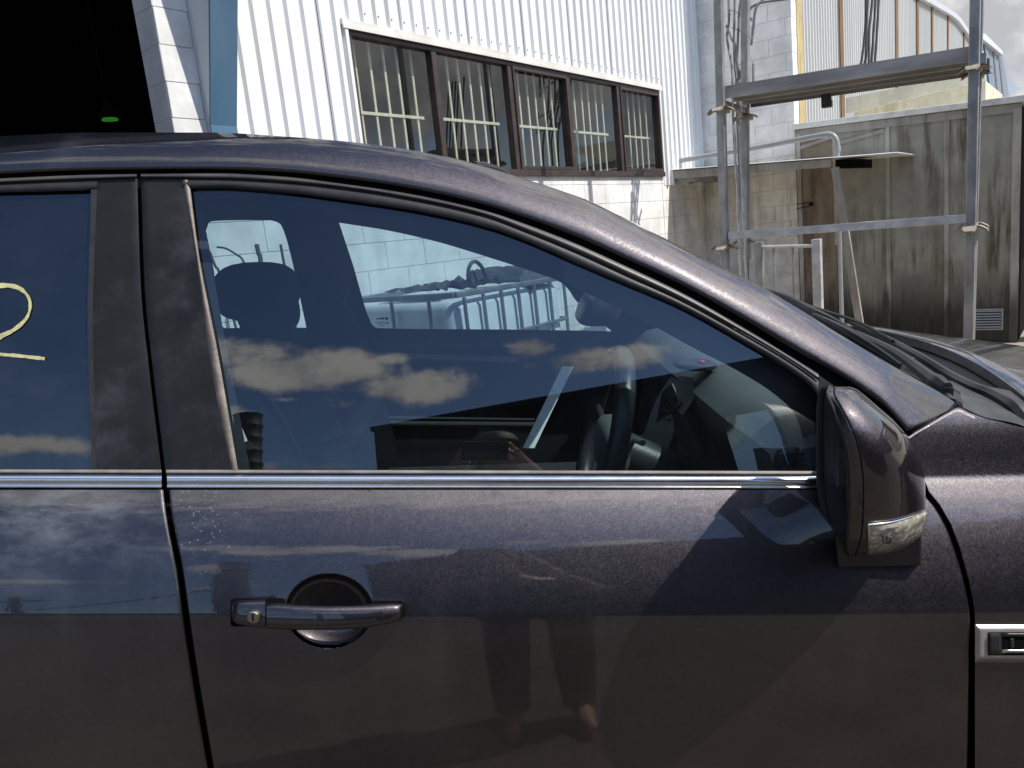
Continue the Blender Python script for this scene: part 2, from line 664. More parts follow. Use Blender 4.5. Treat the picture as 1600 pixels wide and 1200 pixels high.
def mat_stained(name, col, drip, low=None, zlow=(0.2, 1.0), amt=0.7):
    """sheet or masonry with vertical run stains and a damp dark foot"""
    m, nt, b, out, geo, tco = base_mat(name)
    vec = geo.outputs['Position']
    n0 = noise(nt, vec, 3.0, 8, 0.65)
    n1 = noise(nt, vec, 5.0, 7, 0.65, (1.6, 1.6, 0.16))
    n2 = noise(nt, vec, 0.9, 4, 0.5)
    n3 = noise(nt, vec, 40.0, 5, 0.6)
    c = mixc(nt, ramp(nt, n0, 0.3, 0.7), tuple(q * 0.82 for q in col), tuple(min(1, q * 1.15) for q in col))
    c = mixc(nt, mul(nt, mul(nt, ramp(nt, n1, 0.43, 0.64), ramp(nt, n2, 0.33, 0.58)), amt), c, drip)
    c = mixc(nt, mul(nt, ramp(nt, n3, 0.55, 0.8), 0.2), c, drip)
    if low:
        s = node(nt, 'ShaderNodeSeparateXYZ')
        nt.links.new(vec, s.inputs[0])
        zz = mul(nt, s.outputs['Z'], mul(nt, mul(nt, n1, 0.5, 'SUBTRACT'), 1.6), 'ADD')
        c = mixc(nt, mul(nt, ramp(nt, zz, zlow[1], zlow[0]), 0.88), c, low)
    nt.links.new(c, b.inputs['Base Color'])
    b.inputs['Roughness'].default_value = 0.85
    bump(nt, b, n3, 0.25, 0.004)
    return m


M_paint = mat_paint()
M_hood = mat_paint('dusty_metallic_paint', 0.22)
M_glass = mat_glass('side_glass', (0.60, 0.72, 0.76), 2.0, 0.012)
M_wind = mat_glass('windscreen_glass', (0.78, 0.86, 0.86), 1.7, 0.02)
M_dark_glass = mat_glass('privacy_glass', (0.05, 0.06, 0.08), 2.1, 0.03)
M_win = mat_glass('window_glass', (0.80, 0.85, 0.85), 1.95, 0.018, (0.5, 0.5, 0.46))
M_chrome = plain('chrome', (0.90, 0.89, 0.88), 0.22, 1.0, 0.03, 30)
M_rubber = plain('black_rubber', (0.022, 0.022, 0.024), 0.55, 0, 0.3, 30, 0.1, 200, (0.10, 0.09, 0.085), 0.25)
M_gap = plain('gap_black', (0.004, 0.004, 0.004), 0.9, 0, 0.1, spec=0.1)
M_trimgrey = plain('weathered_trim', (0.062, 0.055, 0.052), 0.42, 0, 0.25, 14, 0.08, 150, (0.14, 0.12, 0.11), 0.3)
M_seal = plain('sunned_belt_seal', (0.20, 0.175, 0.155), 0.6, 0, 0.25, 20, 0.15, 180)
M_edge = plain('brownish_rubber_edge', (0.20, 0.165, 0.14), 0.45, 0, 0.35, 25, 0.2, 200)
M_pillar = plain('pillar_film', (0.017, 0.016, 0.016), 0.36, 0, 0.3, 5, 0.05, 90, (0.11, 0.115, 0.125), 0.5, coat=0.0, dscale=7.0, spec=0.3)
M_plas = plain('black_plastic', (0.018, 0.018, 0.020), 0.42, 0, 0.25, 20, 0.1, 220, (0.05, 0.05, 0.05), 0.3)
M_cowl = plain('cowl_plastic', (0.026, 0.027, 0.029), 0.55, 0, 0.25, 12, 0.15, 150, (0.12, 0.12, 0.115), 0.5, dscale=6)
M_trimdark = plain('dark_door_trim', (0.010, 0.011, 0.012), 0.9, 0, 0.2, 12, 0.1, 200, spec=0.1)
M_dash = plain('dash_vinyl', (0.115, 0.125, 0.128), 0.42, 0, 0.1, 9, 0.6, 420)
M_dash_dark = plain('dark_dash_plastic', (0.02, 0.022, 0.026), 0.4, 0, 0.2, 10, 0.1, 200)
M_trimin = plain('door_trim_fabric', (0.025, 0.028, 0.030), 0.8, 0, 0.2, 12, 0.2, 250)
M_headlin = plain('headliner', (0.045, 0.05, 0.06), 0.9, 0, 0.1, 12)
M_seat = plain('seat_cloth', (0.0055, 0.006, 0.0075), 0.95, 0, 0.2, 30, 0.2, 300, spec=0.03)
M_belt = plain('belt_webbing', (0.78, 0.80, 0.78), 0.7, 0, 0.08, 60, 0.2, 500)  # raised albedo puts sunlight on the strap into the colour
M_leather = plain('wheel_leather', (0.022, 0.024, 0.026), 0.32, 0, 0.2, 30, 0.15, 400)
M_silver = plain('satin_silver', (0.50, 0.46, 0.43), 0.34, 0.6, 0.06, 30)
M_steelkey = plain('worn_key_metal', (0.42, 0.38, 0.32), 0.35, 1.0, 0.2, 90)
M_mirror = plain('mirror_glass', (0.75, 0.78, 0.80), 0.03, 1.0, 0.01)
M_chalk = plain('yellow_paint_marker', (0.60, 0.57, 0.27), 0.6, 0, 0.15, 120, 0.3, 300, (0.28, 0.30, 0.22), 0.7, dscale=45)
M_print = plain('printed_marking', (0.12, 0.14, 0.15), 0.6, 0, 0.05)
M_block = mat_stained('painted_block', (0.78, 0.775, 0.75), (0.60, 0.58, 0.53), amt=0.35)
M_block_old = mat_stained('stained_block', (0.78, 0.75, 0.66), (0.20, 0.15, 0.10), amt=0.55)
M_mortar = plain('mortar', (0.62, 0.61, 0.58), 0.9, 0, 0.2)
M_clad = plain('white_cladding', (0.78, 0.785, 0.775), 0.42, 0, 0.05, 2.5, 0, 60, (0.55, 0.53, 0.48), 0.40, (1, 1, 0.12), dscale=2.2)
M_flash = plain('cream_flashing', (0.70, 0.68, 0.62), 0.5, 0, 0.1, 6, 0, 60, (0.4, 0.34, 0.26), 0.4)
M_brown = plain('brown_aluminium', (0.060, 0.042, 0.038), 0.4, 0.2, 0.2, 12, 0, 60, (0.13, 0.11, 0.10), 0.3)
M_bars = plain('cream_security_bar', (0.68, 0.64, 0.47), 0.5, 0, 0.1, 20)
M_blue = plain('blue_steel', (0.065, 0.155, 0.25), 0.45, 0, 0.12, 6, 0, 60, (0.16, 0.22, 0.27), 0.4, (1, 1, 0.3))
M_darkin = plain('dark_interior', (0.012, 0.012, 0.012), 0.95, 0, 0.2)
M_galv = plain('galvanised_steel', (0.30, 0.30, 0.295), 0.5, 0.55, 0.28, 9, 0.1, 120, (0.15, 0.13, 0.11), 0.4, (1, 1, 0.5))
M_galvl = plain('pale_galvanised', (0.52, 0.52, 0.50), 0.5, 0.35, 0.2, 12, 0.1, 120, (0.3, 0.3, 0.28), 0.4)
M_plank = plain('weathered_plank', (0.44, 0.43, 0.41), 0.8, 0, 0.3, 6, 0.4, 90, (0.09, 0.07, 0.055), 0.5, (0.25, 0.25, 1), island=0.5)
M_collar = plain('dusty_collar', (0.34, 0.29, 0.24), 0.8, 0.1, 0.25, 30, 0.3, 120)
M_shed = mat_stained('fibre_cement', (0.32, 0.31, 0.255), (0.085, 0.058, 0.030), (0.018, 0.015, 0.009), (0.10, 0.78), 0.95)
M_shedb = mat_stained('browned_fibre_cement', (0.25, 0.20, 0.145), (0.06, 0.036, 0.022), (0.03, 0.022, 0.015), (0.1, 0.6), 0.85)
M_batten = mat_stained('grey_batten', (0.42, 0.40, 0.34), (0.08, 0.06, 0.04), (0.03, 0.025, 0.02), (0.1, 0.6), 0.6)
M_fascia = plain('white_fascia', (0.72, 0.71, 0.66), 0.6, 0, 0.1, 6, 0.1, 60, (0.22, 0.20, 0.15), 0.5, (1, 1, 1), dscale=5)
M_beam = mat_stained('weathered_timber', (0.34, 0.32, 0.29), (0.10, 0.06, 0.04), amt=0.7)
M_roofs = plain('pale_roof_sheet', (0.66, 0.67, 0.67), 0.45, 0.2, 0.08, 6)
M_pvc = plain('grey_pvc', (0.30, 0.31, 0.32), 0.4, 0, 0.06, 12, 0, 60, (0.3, 0.3, 0.28), 0.3)
M_far = plain('far_cladding', (0.62, 0.62, 0.59), 0.5, 0, 0.05, 1.2, 0, 60, (0.50, 0.47, 0.40), 0.35, (1, 1, 0.12))
M_rust = mat_stained('rusty_strip', (0.20, 0.12, 0.055), (0.16, 0.07, 0.03), amt=0.8)
M_ochre = mat_stained('ochre_strip', (0.52, 0.42, 0.20), (0.30, 0.18, 0.08), amt=0.6)
M_gutter = plain('pale_gutter', (0.70, 0.72, 0.74), 0.4, 0.1, 0.05)
M_cream = mat_stained('cream_board', (0.74, 0.70, 0.55), (0.40, 0.30, 0.12), amt=0.5)
M_gable = plain('slate_blue_cladding', (0.22, 0.24, 0.27), 0.5, 0, 0.08, 1.5)
M_gableb = plain('blue_trim', (0.16, 0.24, 0.34), 0.5, 0, 0.06)
M_ladder = plain('dull_ladder_steel', (0.14, 0.14, 0.135), 0.6, 0.3, 0.3, 20, 0, 60, (0.35, 0.34, 0.31), 0.4, dscale=9)
M_cable = plain('black_cable', (0.05, 0.05, 0.052), 0.6, 0, 0.3, 20)
M_tank = plain('milky_poly', (0.62, 0.66, 0.68), 0.45, 0, 0.08, 4, 0, 60, (0.45, 0.47, 0.48), 0.4)
M_cage = plain('cage_steel', (0.20, 0.22, 0.24), 0.5, 0.4, 0.2, 12)
M_junk = plain('dark_scrap', (0.045, 0.05, 0.06), 0.7, 0, 0.3, 14, 0.3, 60)
M_rod = plain('rusty_rod', (0.10, 0.07, 0.055), 0.8, 0.1, 0.3, 20)
M_ground = plain('yard_ground', (0.076, 0.063, 0.051), 0.9, 0, 0.25, 3.0, 0.5, 45, (0.06, 0.05, 0.04), 0.6, dscale=0.7)
_nt = M_ground.node_tree
_b = [n for n in _nt.nodes if n.type == 'BSDF_PRINCIPLED'][0]
_old = _b.inputs['Base Color'].links[0].from_socket
_geo = [n for n in _nt.nodes if n.type == 'NEW_GEOMETRY'][0]
_sx = node(_nt, 'ShaderNodeSeparateXYZ')
_nt.links.new(_geo.outputs['Position'], _sx.inputs[0])
_yy = mul(_nt, _sx.outputs['Y'], mul(_nt, noise(_nt, _geo.outputs['Position'], 1.1, 5), 0.5), 'ADD')
_conc = mixc(_nt, ramp(_nt, noise(_nt, _geo.outputs['Position'], 2.4, 8, 0.65), 0.35, 0.7), (0.36, 0.31, 0.25), (0.24, 0.20, 0.155))
_nt.links.new(mixc(_nt, ramp(_nt, _yy, 3.35, 3.6), _old, _conc), _b.inputs['Base Color'])
M_dshed = plain('dark_shed_cladding', (0.012, 0.012, 0.014), 0.85, 0, 0.15, 3, spec=0.2)
M_stack = plain('black_stack_plastic', (0.018, 0.019, 0.022), 0.6, 0, 0.2, 8)
M_skin = plain('skin', (0.42, 0.22, 0.15), 0.5, 0, 0.1, 20)
M_shirt = plain('dark_shirt', (0.030, 0.022, 0.020), 0.9, 0, 0.15, 30)
M_trousers = plain('dark_trousers', (0.020, 0.020, 0.026), 0.9, 0, 0.15, 30)
M_hair = plain('dark_hair', (0.012, 0.010, 0.009), 0.6, 0, 0.2, 90)
M_phone = plain('phone_black', (0.006, 0.006, 0.007), 0.2, 0, 0.1)
M_tyre = plain('tyre_rubber', (0.02, 0.02, 0.02), 0.8, 0, 0.2)
M_wiper = plain('wiper_black', (0.014, 0.015, 0.017), 0.38, 0, 0.2, 30, 0.05, 200, (0.04, 0.04, 0.04), 0.4)

M_lens = bpy.data.materials.new('clear_lamp_lens')
M_lens.use_nodes = True
_b = M_lens.node_tree.nodes['Principled BSDF']
_nt = M_lens.node_tree
_g = node(_nt, 'ShaderNodeTexCoord')
_w = node(_nt, 'ShaderNodeTexVoronoi')
_w.inputs['Scale'].default_value = 90
_nt.links.new(_g.outputs['Object'], _w.inputs['Vector'])
_nt.links.new(mixc(_nt, ramp(_nt, _w.outputs['Distance'], 0.1, 0.6), (0.92, 0.89, 0.80), (0.50, 0.47, 0.38)), _b.inputs['Base Color'])
_b.inputs['Metallic'].default_value = 0.3
_b.inputs['Roughness'].default_value = 0.22
_b.inputs['Coat Weight'].default_value = 1.0
bump(_nt, _b, _w.outputs['Distance'], 0.5, 0.003)
MATS['lens'] = M_lens

M_green = bpy.data.materials.new('green_lamp_glow')
M_green.use_nodes = True
_b = M_green.node_tree.nodes['Principled BSDF']
_b.inputs['Base Color'].default_value = (0.02, 0.10, 0.02, 1)
_b.inputs['Emission Color'].default_value = (0.10, 0.75, 0.06, 1)
_b.inputs['Emission Strength'].default_value = 0.15


# ================================================================== THE YARD
def gz(x, y):
    fall = 1.0 if -3.5 < y < 3.4 else (max(0, 1 - (y - 3.4) / 1.6) if y >= 3.4 else max(0, 1 - (-3.5 - y) / 3.0))
    return (0.008 - 0.1033 * (max(-5, min(5, x)) + 0.15)) * fall - 0.18 * (1 - fall)


def make_ground():
    m = MB()
    xs = [-400, -150, -60, -25, -12, -8] + [i * 0.5 for i in range(-14, 15)] + [8, 12, 25, 60, 150, 400]
    ys = [-400, -150, -60, -25, -12] + [i * 0.5 for i in range(-20, 29)] + [18, 25, 60, 150, 400]
    m.grid([[(x, y, gz(x, y)) for x in xs] for y in ys])
    o = m.build('ground', M_ground, smooth=True)
    o['kind'] = 'structure'


make_ground()

# ------------------------------------------------------------------ white warehouse
WA = np.array([-0.83, 5.595, 0.0])
AZ = math.radians(38.516)
WD = np.array([math.sin(AZ), math.cos(AZ), 0])          # along the long wall, away from the camera
WN = np.array([WD[1], -WD[0], 0])                       # outward (towards the yard)
ZV = np.array([0, 0, 1.0])
TC = 5.78                                               # inner corner with the short return wall


def wp(t, o, z):
    return WA + WD * t + WN * o + ZV * z


def wt(px, py, o=0.0):
    P = on_plane(px, py, WA + WN * o, WN)
    return float(np.dot(P - WA, WD)), float(P[2])


def wbox(m, t0, t1, o0, o1, z0, z1):
    return m.boxax(wp(t0, o0, z0), WD * (t1 - t0), WN * (o1 - o0), ZV * (z1 - z0))


WORG = wp(2.0, 0, 0)
ware = empty('warehouse', WORG, 'white warehouse with ribbed cladding over painted block and a long brown barred window', 'building')

m = MB()
wbox(m, -1.45, TC, -0.20, -0.007, -0.4, 2.03)           # plinth wall behind the blocks
wbox(m, -1.45, -1.24, -0.20, -0.007, 2.03, 6.4)
m.build('mortar_core', M_mortar, ware)
m = MB()
wbox(m, -1.24, -0.10, -0.16, -0.03, 2.03, 6.4)
wbox(m, -0.10, 4.62, -0.16, -0.03, 3.02, 6.4)
wbox(m, 4.62, TC, -0.16, -0.03, 2.03, 6.4)
wbox(m, -10.0, -6.2, -0.16, -0.03, -0.2, 6.4)
wbox(m, -6.2, -1.45, -0.16, -0.03, 5.4, 6.4)
wbox(m, -10.0, TC + 0.2, -12.2, -12.0, -0.2, 6.4)
wbox(m, -10.2, -10.0, -12.2, -0.03, -0.2, 6.4)
wbox(m, TC + 0.2, TC + 0.4, -12.2, -0.2, -0.2, 6.4)
wbox(m, -10.2, TC + 0.4, -12.2, 0.1, 6.41, 6.5)
m.build('inner_shell', M_darkin, ware)
m = MB()
wbox(m, -10.0, TC, -12.0, -0.2, -0.15, 0.03)
m.build('slab', M_darkin, ware)

# concrete blocks: 390 x 185 mm faces with recessed joints
_blockmesh = {}


def block_at(P, ax, nm, L, H, mat, parent, T=0.05):
    key = (round(L, 3), round(H, 3), mat.name, T)
    if key not in _blockmesh:
        mb = MB()
        mb.boxax((-L / 2, -T, -H / 2), (L, 0, 0), (0, T, 0), (0, 0, H))
        o = mb.build('concrete_block', mat, parent=None)
        bm = bmesh.new()
        bm.from_mesh(o.data)
        bmesh.ops.bevel(bm, geom=[e for e in bm.edges], offset=0.0022, segments=1, affect='EDGES')
        bm.to_mesh(o.data)
        bm.free()
        _blockmesh[key] = o.data
        bpy.data.objects.remove(o)
    o = bpy.data.objects.new('concrete_block', _blockmesh[key])
    COL.objects.link(o)
    o.parent = parent
    j = (rng.rand() - 0.5) * 0.0012
    P = np.array(P) - ORG[parent.name] + np.array(nm) * j
    # local x along ax, local y along nm
    o.location = tuple(P)
    o.rotation_euler = (0, 0, math.atan2(ax[1], ax[0]))
    return o


Z0 = 1.33 - 0.195 * 6 + 0.0045


def block_run(t0, t1, z0, z1, phase, ptw, ax, nm, mat, parent, Lp=0.4, Hp=0.195):
    """running bond over [t0,t1] x [z0,z1]; ptw(t,z) gives the face point"""
    k = int(math.floor((z0 - Z0) / Hp + 1e-6))
    z = Z0 + k * Hp
    while z < z1 - 0.03:
        zb, zt = max(z, z0), min(z + Hp, z1)
        off = phase + (Lp / 2 if k % 2 else 0)
        i = math.floor((t0 - off) / Lp)
        t = off + i * Lp
        while t < t1 - 0.001:
            a, b = max(t, t0), min(t + Lp, t1)
            if b - a > 0.03 and zt - zb > 0.03:
                L, H = b - a - 0.0035, zt - zb - 0.0035
                sgn = 1
                block_at(ptw((a + b) / 2, (zb + zt) / 2), ax, nm, L, H, mat, parent)
            t += Lp
        z += Hp
        k += 1


# local y of a block points to +90 deg from ax; for the long wall that must be the outward normal -> run ax backwards
def long_pt(t, z):
    return wp(t, 0, z)


block_run(-1.45, 4.55, Z0, 2.025, -0.17 + 0.2, long_pt, -WD, WN, M_block, ware)
block_run(4.56, TC, Z0, 2.025, -0.17 + 0.2, long_pt, -WD, WN, M_block_old, ware)
block_run(-1.45, -1.24, 2.026, 4.2, -1.45, long_pt, -WD, WN, M_block, ware)
# jamb of the big doorway: blocks end on, facing the opening
JORG = wp(-1.46, 0, 0)


def jamb_pt(s, z):
    return wp(-1.452, -s, z)


block_run(0.0, 0.20, 1.2, 4.2, -0.19, jamb_pt, -WN, -WD, M_block, ware, 0.4)

# smooth panel between pier and post, and the tapered blue portal leg
m = MB()
wbox(m, -1.238, -1.02, -0.02, 0.012, 2.03, 5.2)
m.build('smooth_wall_panel', M_clad, ware)


def fin(px, py, t):
    P = on_plane(px, py, wp(t, 0, 0), WD)
    return float(np.dot(P - WA, WN)), float(P[2])


o1, z1 = fin(331, 0, -1.235)
o2, z2 = fin(332, 205, -1.235)
sl_ = (o1 - o2) / (z1 - z2)
zt, zb = 5.0, 2.0
ot, ob = max(0.03, o1 + sl_ * (zt - z1)), max(0.02, o2 + sl_ * (zb - z2))
ob = max(ob, 0.03)
zk = z2 - (o2 - 0.04) / sl_ if sl_ > 0 else 0
m = MB()
prof = [(0.015, zt), (ot, zt), (0.04, zk), (0.04, zb), (0.015, zb)]
m.prism([wp(-1.235, o_, z_) for o_, z_ in prof], WD * 0.012)
cl = m.build('portal_leg', M_clad, ware)
m = MB()
for (oa, za, ob_, zb_) in ((ot, zt, 0.04, zk), (0.04, zk, 0.04, zb)):
    a_, b_ = wp(-1.255, oa, za), wp(-1.255, ob_, zb_)
    m.hexa([b_, b_ + WD * 0.17, b_ + WD * 0.17 + WN * 0.016, b_ + WN * 0.016,
            a_, a_ + WD * 0.17, a_ + WD * 0.17 + WN * 0.016, a_ + WN * 0.016])
m.build('blue_flange', M_blue, cl)

# ribbed cladding, sheet by sheet, real trapezoid ribs
PIT = 0.128


def rib_profile(t0, t1, pit, hgt, phase=0.0):
    pts = []
    i = math.floor((t0 - phase) / pit) - 1
    while phase + i * pit < t1 + pit:
        b = phase + i * pit
        for dt, h in ((0.0, 0), (0.062, 0), (0.074, hgt), (0.108, hgt), (0.120, 0)):
            pts.append((b + dt * pit / 0.128, h))
        i += 1
    out = []
    for (a, ha), (b, hb) in zip(pts, pts[1:]):
        if b <= t0 or a >= t1:
            continue
        if a < t0:
            ha = ha + (hb - ha) * (t0 - a) / (b - a)
            a = t0
        if not out:
            out.append((a, ha))
        if b > t1:
            hb = ha + (hb - ha) * (t1 - a) / (b - a)
            b = t1
        out.append((b, hb))
    return out


def sheet(name, t0, t1, z0, z1, mat, parent, P=wp, ax=WD, nm=WN, pit=PIT, hgt=0.026, base=0.004, th=0.0018, phase=0.0, smooth=False):
    pr = rib_profile(t0, t1, pit, hgt, phase)
    m = MB()
    m.grid([[P(t, base + h, z) for t, h in pr] for z in (z0, z1)])
    m.grid([[P(t, base + h - th, z) for t, h in pr] for z in (z0, z1)])
    k = len(pr)
    b = 0
    # close the bottom edge so the sheet has thickness
    for i in range(k - 1):
        m.f.append((i, i + 1, 2 * k + i + 1, 2 * k + i))
    return m.build(name, mat, parent, fix=False, smooth=smooth)


tw = [wt(*q)[0] for q in ((537, 38), (673, 72), (792, 100), (884, 118), (962, 131), (1027, 141))]
T0, T1 = tw[0], tw[-1]
ZS, ZH = 2.045, 2.975
edges = [-1.085] + [round(-1.085 + 0.768 * i, 3) for i in range(1, 20)]
cuts = sorted(set([-1.085, T0 - 0.03, T1 + 0.02, TC] + [e for e in edges if -1.085 < e < TC]))
for a, b in zip(cuts, cuts[1:]):
    if b - a < 0.02:
        continue
    mid = (a + b) / 2
    low = 1.90 if mid > T1 else (1.95 if mid < T0 - 0.03 else ZH + 0.055)
    sheet('cladding_sheet', a + 0.001, b - 0.001, low, 6.4, M_clad, ware, base=0.004 + 0.0015 * (int(a * 10) % 2))
m = MB()
for i in range(int((T1 - T0) / PIT) + 1):
    t = math.floor(T0 / PIT) * PIT + PIT * i + 0.091 + PIT
    if t > T1:
        break
    P = wp(t, 0.031, ZH + 0.115)
    m.tube([P, P + WN * 0.006], 0.0055, 6)
m.build('cladding_screw', M_galv, ware, kind='stuff')
m = MB()
wbox(m, T0 - 0.05, T1 + 0.03, 0.004, 0.046, ZH + 0.012, ZH + 0.050)
wbox(m, T0 - 0.05, T1 + 0.03, 0.040, 0.052, ZH - 0.012, ZH + 0.012)
m.build('head_flashing', M_flash, ware)
m = MB()
wbox(m, T0 - 0.034, T0 - 0.008, -0.02, 0.046, 1.95, ZH + 0.01)
m.build('side_flashing', M_clad, ware)

# brown window of five lights
win = MB()
wbox(win, T0 - 0.008, T1 + 0.008, -0.055, 0.024, ZH - 0.045, ZH + 0.002)
wbox(win, T0 - 0.008, T1 + 0.008, -0.055, 0.034, ZS - 0.045, ZS + 0.010)
wbox(win, T0 - 0.008, T0 + 0.035, -0.055, 0.022, ZS + 0.010, ZH - 0.045)
wbox(win, T1 - 0.035, T1 + 0.008, -0.055, 0.022, ZS + 0.010, ZH - 0.045)
for t in tw[1:-1]:
    wbox(win, t - 0.028, t + 0.028, -0.055, 0.022, ZS + 0.010, ZH - 0.045)
window = win.build('window', M_brown, ware, bevel=0.003)
for i in range(5):
    a, b = tw[i] + 0.034, tw[i + 1] - 0.034
    m = MB()
    m.add([wp(a, -0.012, ZS + 0.01), wp(b, -0.012, ZS + 0.01), wp(b, -0.012, ZH - 0.045), wp(a, -0.012, ZH - 0.045)], [(0, 1, 2, 3)])
    m.build('glass_pane', M_win, window)
    if i in (2, 4):
        m = MB()
        for (p0, p1, q0, q1) in ((a, b, ZS + 0.011, ZS + 0.042), (a, b, ZH - 0.072, ZH - 0.046),
                                 (a, a + 0.020, ZS + 0.042, ZH - 0.072), (b - 0.020, b, ZS + 0.042, ZH - 0.072)):
            wbox(m, p0, p1, -0.008, 0.034, q0, q1)
        m.build('awning_sash', M_brown, window, bevel=0.003)
    nb = 5 if i == 0 else 6
    for k in range(nb):
        t = a + (b - a) * (k + 0.75) / (nb + 0.5)
        j = (rng.rand() - 0.5) * 0.015
        m = MB()
        wbox(m, t + j, t + j + 0.020, -0.115, -0.103, ZS - 0.1, ZH + 0.04)
        m.build('security_bar', M_bars, window)
    m = MB()
    q = ZS + 0.40 + (rng.rand() - 0.5) * 0.01
    wbox(m, a + 0.04, b - 0.03, -0.102, -0.096, q, q + 0.022)
    m.build('security_rail', M_bars, window)

# short return wall, shaded side to the yard
RE = WN                                                 # runs out from the inner corner, towards the yard
RL = 1.175


def rp(s, o, z):
    return wp(TC, 0, 0) + WN * s - WD * o + ZV * z      # o towards the camera side


m = MB()
m.boxax(rp(-0.1, -0.007, -0.4), WN * (RL + 0.094), WD * 0.165, ZV * 6.6)
m.build('return_wall_core', M_mortar, ware)
block_run(0.0, RL, 1.135, 2.12, 0.10, lambda s, z: rp(s, 0, z), -WN, -WD, M_block_old, ware)
block_run(0.0, RL, 2.1145, 4.7, 0.10, lambda s, z: rp(s, 0, z), -WN, -WD, M_block, ware)
block_run(0.0, 0.18, 0.94, 4.7, 0.0, lambda s, z: rp(RL, 0, z) + WD * s, -WD, WN, M_block, ware, 0.18)

# green lamp deep inside the doorway
P = W(172, 188, 8.2)
lampo = empty('hanging_lamp', P + np.array([0, 0, 0.02]), 'dim green disc of a lamp hanging inside the dark doorway', 'lamp')
m = MB()
m.tube([P, P + ZV * 0.02], [0.085, 0.075], 20)
m.build('diffuser', M_green, lampo)
m = MB()
m.tube([P + ZV * 0.022, P + ZV * 0.12, P + ZV * 0.2], [0.12, 0.07, 0.03], 16)
m.tube([P + ZV * 0.2, P + ZV * (6.4 - P[2])], 0.006, 6)
m.build('lamp_shade', M_darkin, lampo)

# ------------------------------------------------------------------ grey fibre-cement shed at the right
SORG = rp(RL + 0.02, 0.03, 0)


def sp(s, o, z):
    return SORG + WN * s - WD * o + ZV * z


def st(px, py, o=0.0):
    P = on_plane(px, py, SORG - WD * o, WD)
    return float(np.dot(P - SORG, WN)), float(P[2])


sA = st(1243, 199)
sB = st(1590, 156)
S1 = st(1592, 400)[0]
slope_ = (sB[1] - sA[1]) / (sB[0] - sA[0])


def ztop(s):
    return sA[1] + slope_ * (s - sA[0])


shed = empty('fibre_cement_shed', sp(1.2, 0, 0), 'stained grey fibre-cement shed with pale roof edge and mildewed foot', 'shed')
joints = [0.0, st(1306, 300)[0], st(1388, 330)[0], st(1479, 350)[0], S1]
m = MB()
m.prism([sp(0, -0.012, -0.4), sp(S1, -0.012, -0.4), sp(S1, -0.012, ztop(S1) - 0.06), sp(0, -0.012, ztop(0) - 0.06)], WD * 1.9)
m.build('shed_core', M_gap, shed)
for i, (a, b) in enumerate(zip(joints, joints[1:])):
    m = MB()
    m.prism([sp(a + 0.003, 0, -0.22), sp(b - 0.003, 0, -0.22), sp(b - 0.003, 0, ztop(b) - 0.03), sp(a + 0.003, 0, ztop(a) - 0.03)], WD * 0.01)
    m.build('wall_panel', M_shedb if i == 0 else M_shed, shed)
for i, q in enumerate(joints[1:-1]):
    zz = ztop(q) - 0.06
    m = MB()
    lo = -0.2 if i != 0 else 1.0
    m.boxax(sp(q - 0.022, 0.001, lo), WN * 0.044, -WD * 0.014, ZV * (zz - lo))
    m.build('joint_batten', M_batten, shed, bevel=0.002)
m = MB()
m.boxax(sp(S1 - 0.075, 0.001, -0.2), WN * 0.075, -WD * 0.02, ZV * (ztop(S1) + 0.12))
m.build('corner_batten', M_batten, shed, bevel=0.002)
m = MB()
m.boxax(sp(0.0, 0.001, -0.2), WN * 0.05, -WD * 0.02, ZV * (ztop(0) + 0.12))
m.build('corner_batten', M_batten, shed, bevel=0.002)
# two runs of weathered board under the eave, then the pale roof edge
m = MB()
for dz, hh, oo in ((0.035, 0.085, 0.020),):
    a, b = sp(0, oo, ztop(0) - dz - hh), sp(S1, oo, ztop(S1) - dz - hh)
    m.hexa([a, b, b + WD * 0.016, a + WD * 0.016, a + ZV * hh, b + ZV * hh, b + WD * 0.016 + ZV * hh, a + WD * 0.016 + ZV * hh])
m.build('eave_board', M_beam, shed)
m = MB()
for (a_, b_) in ((0.05, joints[1]), (joints[1] + 0.02, joints[2] - 0.03)):
    a, b = sp(a_, 0.016, ztop(a_) - 0.26), sp(b_, 0.016, ztop(b_) - 0.17)
    m.hexa([a, b, b + WD * 0.012, a + WD * 0.012, a + ZV * .04, b + ZV * .04, b + WD * 0.012 + ZV * .04, a + WD * 0.012 + ZV * .04])
m.build('noggin_board', M_beam, shed)
m = MB()
a, b = sp(-0.03, 0.06, ztop(-0.03) - 0.028), sp(S1 + 1.2, 0.06, ztop(S1 + 1.2) - 0.028)
m.hexa([a, b, b + WD * 2.1, a + WD * 2.1, a + ZV * 0.065, b + ZV * 0.065, b + WD * 2.1 + ZV * 0.02, a + WD * 2.1 + ZV * 0.02])
m.build('roof_edge', M_fascia, shed, bevel=0.006)
